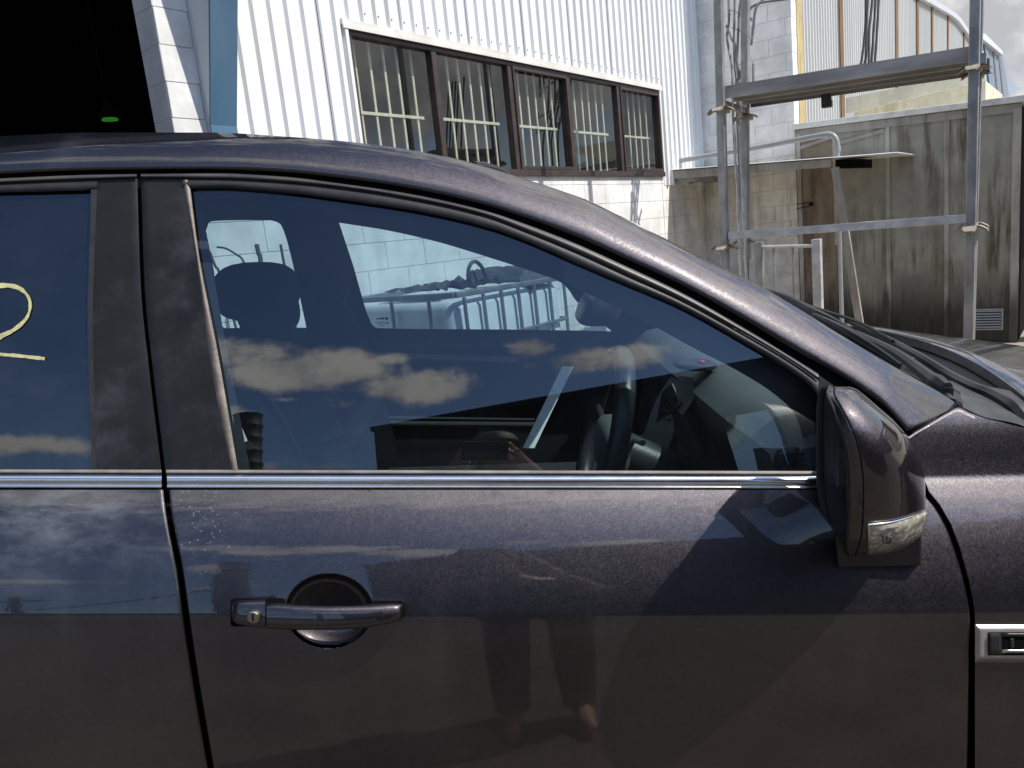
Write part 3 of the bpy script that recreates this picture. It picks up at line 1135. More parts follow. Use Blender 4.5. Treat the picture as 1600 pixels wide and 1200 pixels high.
# louvred vent
v0, v1 = st(1518, 485), st(1565, 513)
m = MB()
za, zb_ = v1[1], v0[1]
w = v1[0] - v0[0]
m.boxax(sp(v0[0], 0.0015, za), WN * w, -WD * 0.006, ZV * (zb_ - za))
vent = m.build('vent', M_gap, shed)
m = MB()
for (s0, s1, q0, q1) in ((0, w, -0.015, 0), (0, w, zb_ - za, zb_ - za + 0.015), (-0.015, 0, -0.015, zb_ - za + 0.015), (w, w + 0.015, -0.015, zb_ - za + 0.015)):
    m.boxax(sp(v0[0] + s0, 0.0025, za + q0), WN * (s1 - s0), -WD * 0.014, ZV * (q1 - q0))
m.build('vent_frame', M_pvc, vent)
for k in range(7):
    q = za + (zb_ - za) * (k + 0.35) / 7
    m = MB()
    a = sp(v0[0] + 0.003, 0.0085, q)
    m.hexa([a, a + WN * (w - .006), a + WN * (w - .006) - WD * 0.010, a - WD * 0.010, a + ZV * .016, a + WN * (w - .006) + ZV * .016,
            a + WN * (w - .006) - WD * 0.003 + ZV * .016, a - WD * 0.003 + ZV * .016])
    m.build('louvre', M_pvc, vent)
# pipe stub through the wall
q = st(1268, 319)
m = MB()
m.tube([sp(q[0], -0.0, q[1]), sp(q[0], 0.03, q[1])], 0.022, 12)
m.tube([sp(q[0] - 0.17, 0.02, q[1] + 0.02), sp(q[0], 0.02, q[1] + 0.018)], 0.005, 6)
m.tube([sp(q[0] - 0.17, 0.02, q[1] - 0.035), sp(q[0], 0.02, q[1] - 0.02)], 0.005, 6)
m.build('pipe_stub', M_gap, shed)
# pale ribbed end beyond the corner
m = MB()
a = sp(S1 + 0.06, -0.35, -0.05)
for k in range(14):
    m.tube([sp(S1 + 0.10 + 0.07 * k, -0.35, -0.25), sp(S1 + 0.10 + 0.07 * k, -0.35, 2.0)], 0.036, 8)
m.build('ribbed_end_sheet', M_cream, shed, smooth=True)

# ------------------------------------------------------------------ little lean-to canopy in the corner
cP = on_plane(1049, 273, WA, WN)
CT = float(np.dot(cP - WA, WD))


def cq(px, py, o=0.0):
    return on_plane(px, py, wp(CT - o, 0, 0), WD)


can = empty('lean_to_canopy', cq(1180, 262), 'small lean-to canopy of pale sheet on a weathered beam in the wall corner', 'canopy')
a, b = cq(1049, 280), cq(1299, 261)
h1, h2 = cq(1049, 267)[2] - a[2], cq(1299, 248)[2] - b[2]
m = MB()
m.hexa([a, b, b + WD * 0.05, a + WD * 0.05, a + ZV * h1, b + ZV * h2, b + WD * 0.05 + ZV * h2, a + WD * 0.05 + ZV * h1])
m.build('beam', M_beam, can, bevel=0.004)
a, b = cq(1299, 247.5), cq(1343, 246)
m = MB()
m.boxax(b - ZV * 0.10 + WD * 0.15, a - b, WD * 0.4, ZV * 0.09)
m.build('beam_end', M_gap, can)
# ribbed roof sheet
a, b = cq(1046, 267.2), cq(1404, 240)
dirv = (b - a)
Ls = np.linalg.norm(dirv)
dirv = dirv / Ls
m = MB()
rows = []
nrib = 14
for side in (0.0, Ls):
    rw = []
    for i in range(nrib * 4 + 1):
        u_ = i / (nrib * 4) * 1.12
        rw.append(a + dirv * side + WD * (u_ - 0.03) + ZV * (0.010 + 0.007 * math.sin(i / 4 * 2 * math.pi)) + (WN * 0 if side == 0 else 0))
    rows.append(rw)
m.grid(rows)
m.grid([[q - ZV * 0.002 for q in rw] for rw in rows])
m.build('roof_sheet', M_roofs, can, smooth=True, fix=False)
m = MB()
for k in range(3):
    c_ = cq(1049 + k * 1, 281)
    m.boxax(c_ + WD * (0.06 + k * 0.4), WN * 0.34, WD * 0.03, ZV * -0.05)
m.build('joist', M_beam, can)
brace = MB()
p_, q_ = cq(1305, 262), cq(1352, 560)
brace.beam(p_, q_, 0.075, 0.05, up=WD)
brace.build('brace', M_beam, can, bevel=0.003)
# pale stick leaning by the shed
p_, q_ = cq(1311, 350, 0.1), cq(1317, 560, 0.1)
m = MB()
m.tube([p_, q_], 0.022, 8)
o = m.build('pale_post', M_pvc, None, loc=q_, smooth=True)
tag(o, 'thin pale pipe standing against the browned shed panel beside the leaning brace', 'pipe')

# grey drain pipe above the canopy
pts = [(1062, 251), (1180, 231), (1280, 212), (1297, 210.5), (1305, 216), (1308, 228), (1308, 245)]
P3 = [cq(x, y, -0.25) for x, y in pts]
m = MB()
m.tube(catmull(P3, 6), 0.030, 12)
pipe = m.build('drain_pipe', M_pvc, None, loc=P3[0], smooth=True)
tag(pipe, 'grey plastic drain pipe running level above the canopy with an elbow down', 'pipe')
for i in (3, 5):
    m = MB()
    a = P3[i]
    b = P3[i + 1] if i == 5 else P3[i - 1]
    d_ = (b - a) / np.linalg.norm(b - a)
    m.tube([a, a + d_ * 0.06], 0.037, 12)
    m.build('socket', M_pvc, pipe, smooth=True)
m = MB()
m.tube([P3[0], P3[0] - (P3[1] - P3[0]) / np.linalg.norm(P3[1] - P3[0]) * 0.05], 0.042, 12)
m.build('pipe_flange', M_gap, pipe, smooth=True)

# ------------------------------------------------------------------ scaffold
LF, RFR = 6.35, 5.60


def picxy(P):
    v = np.array(P) - CAM
    c = (np.dot(v, RT), np.dot(v, UP), np.dot(v, FW))
    return 800 + FPX * c[0] / c[2], 600 - FPX * c[1] / c[2]


def postaxis(x0, y0, x1, y1, d):
    """post axis (point at z=0, direction per metre of height) leaning by the small amount the picture shows"""
    Q = W((x0 + x1) / 2, (y0 + y1) / 2, d)
    base = np.array([Q[0], Q[1], 0.0])
    ax = np.array([1.0, 0, 0])
    pts = []
    for (px, py) in ((x0, y0), (x1, y1)):
        dx, z = 0.0, 1.0
        for _ in range(60):
            P = base + ax * dx + ZV * z
            qx, qy = picxy(P)
            dx += (px - qx) * d / FPX * 0.9
            z += (qy - py) * d / FPX * 0.9
        pts.append((dx, z))
    (da, za), (db, zb) = pts
    k = (da - db) / (za - zb)
    return base + ax * (da - k * za), ax * k + ZV


scaf = empty('scaffold', W(1320, 700, 6.0) * np.array([1, 1, 0]), 'galvanised scaffold tower bay with a three-board deck beside the shed', 'scaffold')
feet = {}
for nm_, (x0_, y0_, x1_, y1_, d) in dict(lf=(1122.5, 5, 1132, 375, LF), lb=(1164.5, 5, 1164, 375, LF + 0.68), rf=(1524, 5, 1516, 400, RFR), rb=(1529.5, 5, 1519.5, 400, RFR + 0.75)).items():
    feet[nm_] = postaxis(x0_, y0_, x1_, y1_, d)


def pz(ft, z):
    return ft[0] + ft[1] * z


for nm_, ft in feet.items():
    m = MB()
    w_ = 0.066
    q0 = pz(ft, 0)
    gq_ = gz(q0[0], q0[1])
    a_, b_ = pz(ft, gq_ + 0.01), pz(ft, 4.6)
    m.boxax(a_ - WN * w_ / 2 - WD * w_ / 2, WN * w_, WD * w_, b_ - a_)
    m.build('scaffold_post', M_galv, scaf, bevel=0.006)
    m = MB()
    m.boxax(pz(ft, gq_) - WN * 0.08 - WD * 0.08, WN * 0.16, WD * 0.16, ZV * 0.018)
    m.build('base_plate', M_galv, scaf)


def atz(ft, px, py):
    """height on the post seen at the picture row py"""
    best = None
    for z in np.linspace(0, 4.5, 901):
        yy = picxy(pz(ft, z))[1]
        if best is None or abs(yy - py) < best[0]:
            best = (abs(yy - py), z)
    return best[1]


def collar(ft, z):
    """four-wing cup of folded plate, drooping at the tips"""
    m = MB()
    c0 = pz(ft, z)
    for a in (WN, -WN, WD, -WD):
        s = np.cross(a, ZV)
        p = c0 + a * 0.033
        rows = []
        for r_, dz, hw in ((0.0, 0.022, 0.034), (0.030, 0.020, 0.046), (0.060, 0.002, 0.046), (0.082, -0.014, 0.030)):
            rows.append([p + a * r_ + s * hw + ZV * dz, p + a * r_ - s * hw + ZV * dz])
        m.grid(rows)
        m.grid([[q - ZV * 0.010 for q in rw] for rw in rows])
    m.boxax(c0 - WN * 0.045 - WD * 0.045 - ZV * 0.012, WN * 0.09, WD * 0.09, ZV * 0.036)
    m.build('wedge_collar', M_collar, scaf, fix=False)


for nm_, rows in dict(lf=(172, 386), lb=(183, 378), rf=(108, 357), rb=(117, 352)).items():
    for y in rows:
        collar(feet[nm_], atz(feet[nm_], 0, y))


def topt(ft, y):
    return pz(ft, atz(ft, 0, y))


def ledger(a, b, w_, h_, mat, name='ledger'):
    m = MB()
    d_ = (b - a) / np.linalg.norm(b - a)
    m.beam(a + d_ * 0.034, b - d_ * 0.034, w_, h_)
    m.build(name, mat, scaf, bevel=0.004)


ledger(topt(feet['lf'], 368.5), topt(feet['rf'], 341), 0.05, 0.062, M_galvl)
zl = atz(feet['lf'], 0, 160)
zr = atz(feet['rf'], 0, 100)
L_, Rr, Lb, Rb = pz(feet['lf'], zl), pz(feet['rf'], zr), pz(feet['lb'], zl), pz(feet['rb'], zr)
ledger(L_, Lb, 0.04, 0.05, M_galv, 'transom')
ledger(Rr, Rb, 0.04, 0.05, M_galv, 'transom')
a1, b1 = topt(feet['lf'], 388), topt(feet['lb'], 384)
m = MB()
m.tube([a1, b1], 0.016, 8)
m.build('tie_bar', M_galvl, scaf, smooth=True)
# deck boards lie on the transoms, each overhanging a little
for k in range(3):
    f0 = (k + 0.05) / 3.0 * 1.12
    f1 = (k + 0.93) / 3.0 * 1.12
    dl = (Rr - L_) / np.linalg.norm(Rr - L_)
    ov = 0.05 + 0.02 * k
    p00 = L_ + (Lb - L_) * f0 + ZV * (0.058 + 0.004 * k) + dl * 0.035
    p10 = Rr + (Rb - Rr) * f0 + ZV * (0.058 + 0.004 * k) + (dl * ov if k else -dl * 0.035)
    p01 = L_ + (Lb - L_) * f1 + ZV * (0.058 + 0.004 * k) + dl * 0.035
    p11 = Rr + (Rb - Rr) * f1 + ZV * (0.058 + 0.004 * k) + (dl * ov if k else -dl * 0.035)
    hh = ZV * (0.070 if k == 0 else 0.055)
    m = MB()
    m.hexa([p00, p10, p11, p01, p00 + hh, p10 + hh, p11 + hh, p01 + hh])
    for qa, qb, s_ in ((p00, p10, 1), (p01, p11, -1)):
        ac = (p01 - p00) / np.linalg.norm(p01 - p00) * 0.014 * s_
        m.hexa([qa - ZV * .03, qb - ZV * .03, qb + ac - ZV * .03, qa + ac - ZV * .03, qa + ZV * .002, qb + ZV * .002, qb + ac + ZV * .002, qa + ac + ZV * .002])
    m.build('deck_board', M_plank, scaf)
# short offcut fixed under the deck
q_ = L_ + (Rr - L_) * 0.36 + (Lb - L_) * 1.0
m = MB()
m.boxax(q_ + ZV * 0.0, (Rr - L_) * 0.045, (Lb - L_) * 0.12, ZV * -0.06)
m.boxax(q_, (Rr - L_) * 0.045, (Lb - L_) * 0.05, ZV * 0.05)
m.build('packer', M_junk, scaf)
# thin guard wires inside the left frame
for x in (1147, 1155.5):
    P0 = W(x, 195, LF + 0.25)
    P1 = np.array([P0[0], P0[1], 0.2])
    m = MB()
    pts_ = [P0 + (P1 - P0) * i / 14 + WN * 0.004 * math.sin(i * 2.1) for i in range(15)]
    m.tube(pts_, 0.011, 6)
    m.build('guard_wire', M_galvl, scaf, smooth=True)

# ------------------------------------------------------------------ small gate by the scaffold
gate = empty('yard_gate', W(1230, 700, 5.9) * np.array([1, 1, 0]), 'low galvanised yard gate of thin bars between two square posts', 'gate')


def gpost(px, py, d, w_, mat):
    P = W(px, py, d)
    m = MB()
    m.boxax(np.array([P[0], P[1], -0.18]) - WN * w_ / 2 - WD * w_ / 2, WN * w_, WD * w_, ZV * (P[2] + 0.18))
    m.build('gate_post', mat, gate, bevel=0.004)
    return P


g1 = gpost(1185.5, 378, 6.0, 0.062, M_galv)
g2 = gpost(1276, 373.5, 5.7, 0.062, M_galvl)
gl_, gr_ = W(1188, 386, 6.0), W(1272, 384, 5.7)
m = MB()
m.tube([gl_, gr_], 0.014, 8)
m.build('top_rail', M_galvl, gate, smooth=True)
m = MB()
m.tube([gl_ * np.array([1, 1, 0]) + ZV * 0.3, gr_ * np.array([1, 1, 0]) + ZV * 0.3], 0.014, 8)
m.build('bottom_rail', M_galvl, gate, smooth=True)
for fr_ in (0.25, 0.61):
    q = gl_ + (gr_ - gl_) * fr_
    m = MB()
    m.tube([q, np.array([q[0], q[1], 0.3])], 0.011, 8)
    m.build('gate_bar', M_galv, gate, smooth=True)

# ------------------------------------------------------------------ bent cage of an old ladder behind the scaffold
LD = 7.9
lad = empty('ladder_cage', W(1160, 250, LD) * np.array([1, 1, 0]) + ZV * 2.2, 'bent safety cage of a dark steel ladder behind the left scaffold posts', 'ladder')
vert = [[(1137, -60), (1139, 30), (1136, 60), (1144, 110), (1146, 190)],
        [(1150, -60), (1148, 10), (1147, 60), (1148, 100), (1153, 150), (1152, 190)],
        [(1170, -40), (1157, 4), (1154, 40), (1152, 100), (1156, 140), (1155, 190)],
        [(1196, -40), (1172, -2), (1162, 12), (1160, 50), (1160, 110), (1163, 190)],
        [(1215, -25), (1190, 2), (1172, 14), (1169, 40), (1168, 66)],
        [(1290, -12), (1240, -3), (1200, 2), (1186, 6), (1180, 18), (1177, 45), (1174, 70)],
        [(1177, 100), (1177.5, 138)],
        [(1135, 40), (1143, 60), (1149, 72), (1151, 96), (1157, 118), (1151, 126), (1149, 142)]]
for i, pl_ in enumerate(vert):
    P3 = [W(x, y, LD - 0.35 * math.sin(max(0, min(1, (x - 1137) / 45)) * math.pi / 2)) for x, y in pl_]
    if i < 4:
        P3.append(np.array([P3[-1][0], P3[-1][1], 1.0]))
    m = MB()
    m.tube(catmull(P3, 5), 0.013, 6)
    m.build('cage_bar', M_ladder, lad, smooth=True)
for (x0, y0, x1, y1) in ((1139, 14, 1178, 33), (1144, 43, 1175.5, 60), (1152, 99, 1178, 108), (1155, 128, 1178, 136)):
    a = W(x0, y0, LD)
    b = W(x1, y1, LD - 0.35)
    c = (a + b) / 2 + WN * 0.02
    m = MB()
    m.tube(catmull([a, c, b], 5), 0.014, 6)
    m.build('cage_hoop', M_galvl, lad, smooth=True)

# cables hanging over the deck
cab = MB()
cable = empty('hanging_cables', W(1350, 112, 7.4), 'bundle of black cables hanging from the far roof onto the scaffold deck', 'cable')
for i, pts_ in enumerate([[(1357, -60), (1356, 0), (1354, 40), (1354, 60), (1352, 95), (1345, 112), (1330, 117), (1290, 121), (1230, 128), (1195, 136)],
                          [(1363, -60), (1363, 0), (1358, 50), (1358, 112)],
                          [(1368, -60), (1368, 0), (1365, 50), (1361, 112)],
                          [(1374, -60), (1373, 0), (1370, 55), (1366, 112)],
                          [(1352, -60), (1353, 20), (1351, 55), (1349, 75), (1345, 100), (1338, 112)]]):
    m = MB()
    m.tube(catmull([W(x, y, 6.55 + 0.05 * i) for x, y in pts_], 5), 0.011, 7)
    m.build('cable_strand', M_cable, cable, smooth=True)

# ------------------------------------------------------------------ far ribbed building
FA = W(1240, 190, 14.0)
FA[2] = 0


def fp(t, o, z):
    return FA + WD * t + WN * o + ZV * z


def ft_(px, py, o=0.0):
    P = on_plane(px, py, FA + WN * o, WN)
    return float(np.dot(P - FA, WD)), float(P[2])


far = empty('ribbed_hall', fp(10, 0, 0), 'far white ribbed hall with rusty vertical strips and curved pale roof edge', 'building')
strips = [(1246, 90, 1, .34), (1311, 60, 0, .26), (1398, 60, 0, .30), (1431, 60, 0, .30), (1454, 60, 0, .28), (1479, 60, 0, .28), (1504, 75, 0, .30)]
ts = [ft_(x, y)[0] for x, y, _, _ in strips]
top = [ft_(x, y) for x, y in ((1434, 0), (1456, 12), (1479, 25), (1490, 33), (1503, 50), (1515, 66), (1530, 88))]
topf = pchip([(t, z) for t, z in top])
ztopmax = top[0][1]


def roofz(t):
    if t <= top[0][0]:
        return ztopmax + (top[0][0] - t) * 0.02
    return topf(t)


print('FAR', [round(t, 2) for t in ts], [(round(a, 1), round(b, 2)) for a, b in top])
allc = [-1.0] + ts + [ts[-1] + 5]
for a, b in zip(allc, allc[1:]):
    pr = rib_profile(a, b, 0.19, 0.034)
    m = MB()
    m.grid([[fp(t, h, 0.5) for t, h in pr], [fp(t, h, roofz(t)) for t, h in pr]])
    m.build('cladding_sheet', M_far, far, fix=False)
for (x, y, oc, w_), t in zip(strips, ts):
    m = MB()
    zt_ = roofz(t) - 0.02
    wbox_ = lambda m, t0, t1, o0, o1, z0, z1: m.boxax(fp(t0, o0, z0), WD * (t1 - t0), WN * (o1 - o0), ZV * (z1 - z0))
    wbox_(m, t - w_ / 2, t + w_ / 2, 0.036, 0.06, 0.5, zt_)
    m.build('vertical_strip', M_ochre if oc else M_rust, far)
m = MB()
tt = np.linspace(-1, ts[-1] + 5, 60)
rows = []
for t in tt:
    z = roofz(t)
    rows.append([fp(t, 0.03, z - 0.02), fp(t, 0.16, z - 0.02), fp(t, 0.18, z + 0.13), fp(t, -0.1, z + 0.28), fp(t, -6, z + 0.9)])
m.grid(rows)
m.build('roof_edge', M_gutter, far, smooth=True, angle=50)
m = MB()
rows = [[fp(t, -0.05, 0), fp(t, -0.05, roofz(t)), fp(t, -6, roofz(t) + 0.8), fp(t, -6, 0)] for t in tt]
m.grid(rows, closed=True)
m.build('hall_core', M_gap, far)

# cream lean-to roof between hall and shed
cr0 = W(1325, 168, 10.2)


def crq(px, py, o=0.0):
    return on_plane(px, py, cr0 - WD * o, WD)


crm = empty('cream_lean_to', np.array([cr0[0], cr0[1], 0]), 'cream painted lean-to with a stained deep fascia behind the grey shed roof', 'building')
m = MB()
a, b, c, d_ = crq(1323, 178), crq(1540, 126), crq(1540, 110), crq(1323, 154)
m.prism([a, b, c, d_], -WD * 0.05)
m.build('fascia', M_cream, crm)
m = MB()
a, b, c, d_ = crq(1335, 320, -0.2), crq(1540, 300, -0.2), crq(1540, 126, -0.2), crq(1335, 174, -0.2)
m.prism([a, b, c, d_], WD * 2.0)
m.build('wall', M_cream, crm)

# slate-blue gabled building far right
gb0 = W(1535, 150, 34.0)


def gq(px, py, o=0.0, axis=None):
    return on_plane(px, py, gb0 + WN * o, WN)


gab = empty('slate_blue_building', gb0 * np.array([1, 1, 0]), 'slate-blue clad building with pale sloping roof edge at the far right', 'building')
poly = [(1535, 56), (1566, 84), (1577, 150), (1580, 200), (1535, 200)]
m = MB()
m.prism([gq(*q) for q in poly], -WN * 8)
m.build('wall', M_gable, gab)
for (x0, x1) in ((1552, 1553.2), (1561, 1562)):
    m = MB()
    m.prism([gq(x0, 72 if x0 < 1555 else 80, .05), gq(x1, 72 if x0 < 1555 else 80, .05), gq(x1 + 10, 180, .05), gq(x0 + 10, 180, .05)], WN * 0.015)
    m.build('cladding_seam', M_gableb, gab)
m = MB()
m.prism([gq(1535, 54, .02), gq(1539.5, 57, .02), gq(1558, 180, .02), gq(1551, 180, .02)], WN * 0.03)
m.build('corner_trim', M_gableb, gab)
m = MB()
m.prism([gq(1532, 50, .2), gq(1540, 53, .2), gq(1567, 80, .2), gq(1567, 86, .2), gq(1535, 60, .2)], -WN * 8.4)
m.build('roof_edge', M_gutter, gab)
m = MB()
p0, p1 = gq(1577, 100), gq(1660, 80)
m.prism([gq(1532, 56, 0), gq(1545, 190, 0), gq(1500, 190, 0), gq(1520, 58, 0)], -WN * 0.5)
m.build('end_wall', M_gable, gab)

# ------------------------------------------------------------------ caged liquid tank seen through the car
dC = 4.50
IC = W(715, 500, dC)
IC[2] = 0
IL, IW, IH = 1.2, 1.0, 1.16


def ip(a, b, z):
    return IC + WD * a - WN * b + ZV * z


ibc = empty('caged_tank', ip(.6, .5, 0), 'white plastic liquid tank in a steel tube cage beside the block wall', 'tank')
m = MB()
rows = []
for z, ins in ((0.16, 0.05), (0.20, 0.03), (0.6, 0.025), (1.07, 0.03), (1.11, 0.05), (1.125, 0.10), (1.13, 0.4)):
    ring = []
    rr_ = 0.09
    for (cx, cy, a0) in ((IL - ins - rr_, ins + rr_, -90), (IL - ins - rr_, IW - ins - rr_, 0), (ins + rr_, IW - ins - rr_, 90), (ins + rr_, ins + rr_, 180)):
        for k in range(6):
            an = math.radians(a0 + 90 * k / 5)
            ring.append(ip(max(0.06, min(IL - .06, cx)) + rr_ * math.cos(an), max(0.06, min(IW - .06, cy)) + rr_ * math.sin(an), z))
    rows.append(ring)
m.grid(rows, closed=True)
m.f.append(tuple(range((len(rows) - 1) * 24, len(rows) * 24)))
m.build('tank_body', M_tank, ibc, smooth=True, angle=60)
m = MB()
top_r = [ip(0.02, 0.02, IH), ip(IL - .02, .02, IH - 0.01), ip(IL - .02, IW - .02, IH), ip(.02, IW - .02, IH), ip(.02, .02, IH)]
for a, b in zip(top_r, top_r[1:]):
    m.beam(a, b, 0.035, 0.035)
m.build('top_rim', M_cage, ibc, bevel=0.008)
for k in range(7):
    a = 0.08 + k * (IL - .12) / 6
    for b_ in (0.0,):
        m = MB()
        m.tube([ip(a, b_, 0.12), ip(a + 0.004, b_, 0.9), ip(a, b_, IH - 0.02)], 0.0125, 7)
        m.build('cage_tube', M_cage, ibc, smooth=True)
for k in range(3):
    b_ = 0.22 + k * (IW - .34) / 2
    m = MB()
    m.tube([ip(0, b_, 0.12), ip(0, b_, IH - 0.02)], 0.0125, 7)
    m.build('cage_tube', M_cage, ibc, smooth=True)
for z in (0.86, 0.55):
    m = MB()
    pth = [ip(0.0, IW, z), ip(0.0, 0.05, z), ip(0.05, 0.0, z), ip(IL - .05, 0, z), ip(IL, .05, z), ip(IL, IW, z)]
    m.tube(pth, 0.012, 7)
    m.build('cage_rail', M_cage, ibc, smooth=True)
m = MB()
for i_ in range(2):
    m.box(np.minimum(ip(0, .1, 0), ip(IL, .1, 0)) * 0 + ip(0.1, .1, 0.0), ip(0.1, .1, 0) + np.array([0.1, 0.1, 0.12]))
m = MB()
for b_ in (0.0, 0.45, 0.9):
    m.boxax(ip(0, b_, 0.0), WD * IL, -WN * 0.1, ZV * 0.12)
m.build('pallet', M_plank, ibc)
# rubbish on top
m = MB()
rows = []
for i in range(12):
    rw = []
    for j in range(9):
        a, b_ = 0.10 + i * 0.055, 0.15 + j * 0.07
        rw.append(ip(a, b_, IH + 0.02 + 0.055 * abs(math.sin(i * 1.9 + j * 1.3)) * rng.rand() + 0.02 * math.sin(i)))
    rows.append(rw)
m.grid(rows)
o = m.build('crumpled_sheet', M_junk, None, loc=ip(.4, .4, IH))
tag(o, 'crumpled dark plastic sheet lying on the near end of the caged tank', 'plastic sheet')
m = MB()
rows = []
for i in range(9):
    rw = []
    for j in range(7):
        a, b_ = 0.80 + i * 0.05, 0.02 + j * 0.1
        rw.append(ip(a, b_, IH + 0.02 + 0.09 * math.sin(min(1, i / 3) * 1.57) * (0.7 + 0.3 * rng.rand()) - (0.10 if j == 0 else 0)))
    rows.append(rw)
m.grid(rows)
o = m.build('folded_tarpaulin', M_junk, None, loc=ip(1.0, .4, IH))
tag(o, 'folded dark tarpaulin heaped on the right end of the caged tank', 'tarpaulin')
m = MB()
hp = [ip(0.42, 0.25, IH + 0.03), ip(0.44, 0.25, IH + 0.13), ip(0.50, 0.25, IH + 0.175), ip(0.57, 0.25, IH + 0.14), ip(0.63, 0.25, IH + 0.03)]
m.tube(catmull(hp, 6), 0.013, 8)
m.tube(catmull([ip(0.39, .2, IH + 0.02), ip(0.40, .2, IH + 0.10), ip(0.43, .2, IH + .11), ip(.46, .2, IH + .02)], 5), 0.010, 8)
o = m.build('hose_loop', M_cable, None, loc=ip(.5, .25, IH), smooth=True)
tag(o, 'black hose looping up out of the rubbish on the caged tank', 'hose')
# rods standing behind the driver's head restraint
for i, (pts_, r_, lb) in enumerate([
        ([(339, 386), (352, 388), (368, 397), (382, 412), (392, 470)], 0.006, 'thin wire curling over against the block wall left of the rods'),
        ([(401, 382), (404, 396), (408, 415), (420, 560)], 0.013, 'thick short rusty rod standing by the block wall between two thinner ones'),
        ([(438.5, 382), (442, 402), (449, 440), (470, 560)], 0.008, 'rusty rod leaning at the right of the rods by the block wall'),
        ([(328, 394), (336, 415), (346, 436), (380, 560)], 0.008, 'leftmost rusty rod leaning by the block wall')]):
    P3 = [W(x, y, 4.35) for x, y in pts_]
    P3.append(np.array([P3[-1][0], P3[-1][1], 0.0]))
    m = MB()
    m.tube(catmull(P3, 5), r_, 7)
    o = m.build('steel_rod', M_rod, None, loc=P3[-1], smooth=True)
    tag(o, lb, 'rod', 'rods leaning by the block wall')

# ================================================================== THE CAR
# The car stands square to the viewer; its own frame is X forward (to the right), Y across, Z up.
SPn, CPn = math.sin(PITCH), math.cos(PITCH)
CY = CPn * FW + SPn * UP
CZ = CPn * UP - SPn * FW
CB = np.array([0.0, 1.95, -1.44])                      # base point of the car in its own frame
base_w = CAM + RT * CB[0] + CY * CB[1] + CZ * CB[2]
YM = 1.95                                              # centre plane
mw = Matrix(((RT[0], CY[0], CZ[0], base_w[0]), (RT[1], CY[1], CZ[1], base_w[1]), (RT[2], CY[2], CZ[2], base_w[2]), (0, 0, 0, 1)))
car = empty('parked_car', CB, 'dark purple-grey metallic car filling the foreground, side windows and door mirror towards the viewer', 'car', rot=mw)
ORG[car.name] = CB


def Cp(px, py, Y):
    u, v = (px - 800.0) / FPX, (py - 600.0) / FPX
    D = np.array([u, CPn - v * SPn, -SPn - v * CPn])
    return D * (Y / D[1])


def plan(X):
    return 0.035 * X + 0.015 * X * X


def g_up(X, Z):
    h = Z + 0.357
    return 1.12 + 0.27 * h + 0.13 * h * h + plan(X)


_S = [(-1.45, -1.0), (-1.2, -.6), (-1.08, 0.0), (-.95, .03), (-.80, .055), (-.66, .07), (-.56, .07), (-.545, .065), (-.531, .272), (-.477, .385),
      (-.454, .41), (-.43, .50), (-.40, .66), (-.382, .82), (-.3655, .86), (-.3605, .30), (-.33, .24), (-.30, .28), (-.275, .5), (-.25, .9), (-.1, 1.2)]
_zt = np.arange(-1.45, -0.1, 0.00025)
_sv = np.interp(_zt, [q[0] for q in _S], [q[1] for q in _S])
_yt = np.concatenate([[0], np.cumsum((_sv[1:] + _sv[:-1]) / 2 * 0.00025)])
_yt += 1.024 - np.interp(-0.536, _zt, _yt)


def g_low(X, Z):
    sh = 0.0137 * X * np.clip((-0.372 - Z) / 0.16, 0, 1)
    return np.interp(Z + sh, _zt, _yt) + plan(X)


def project(px, py, fn, off=0.0):
    """vectorised: picture coordinates -> points on the body surface, off metres inward"""
    px, py = np.asarray(px, float), np.asarray(py, float)
    u, v = (px - 800.0) / FPX, (py - 600.0) / FPX
    dy = CPn - v * SPn
    a, b = u / dy, (-SPn - v * CPn) / dy
    Y = np.full(np.broadcast(px, py).shape, 1.1)
    for _ in range(14):
        Y = fn(a * Y, b * Y) + off
    return np.stack([a * Y, Y, b * Y], -1)


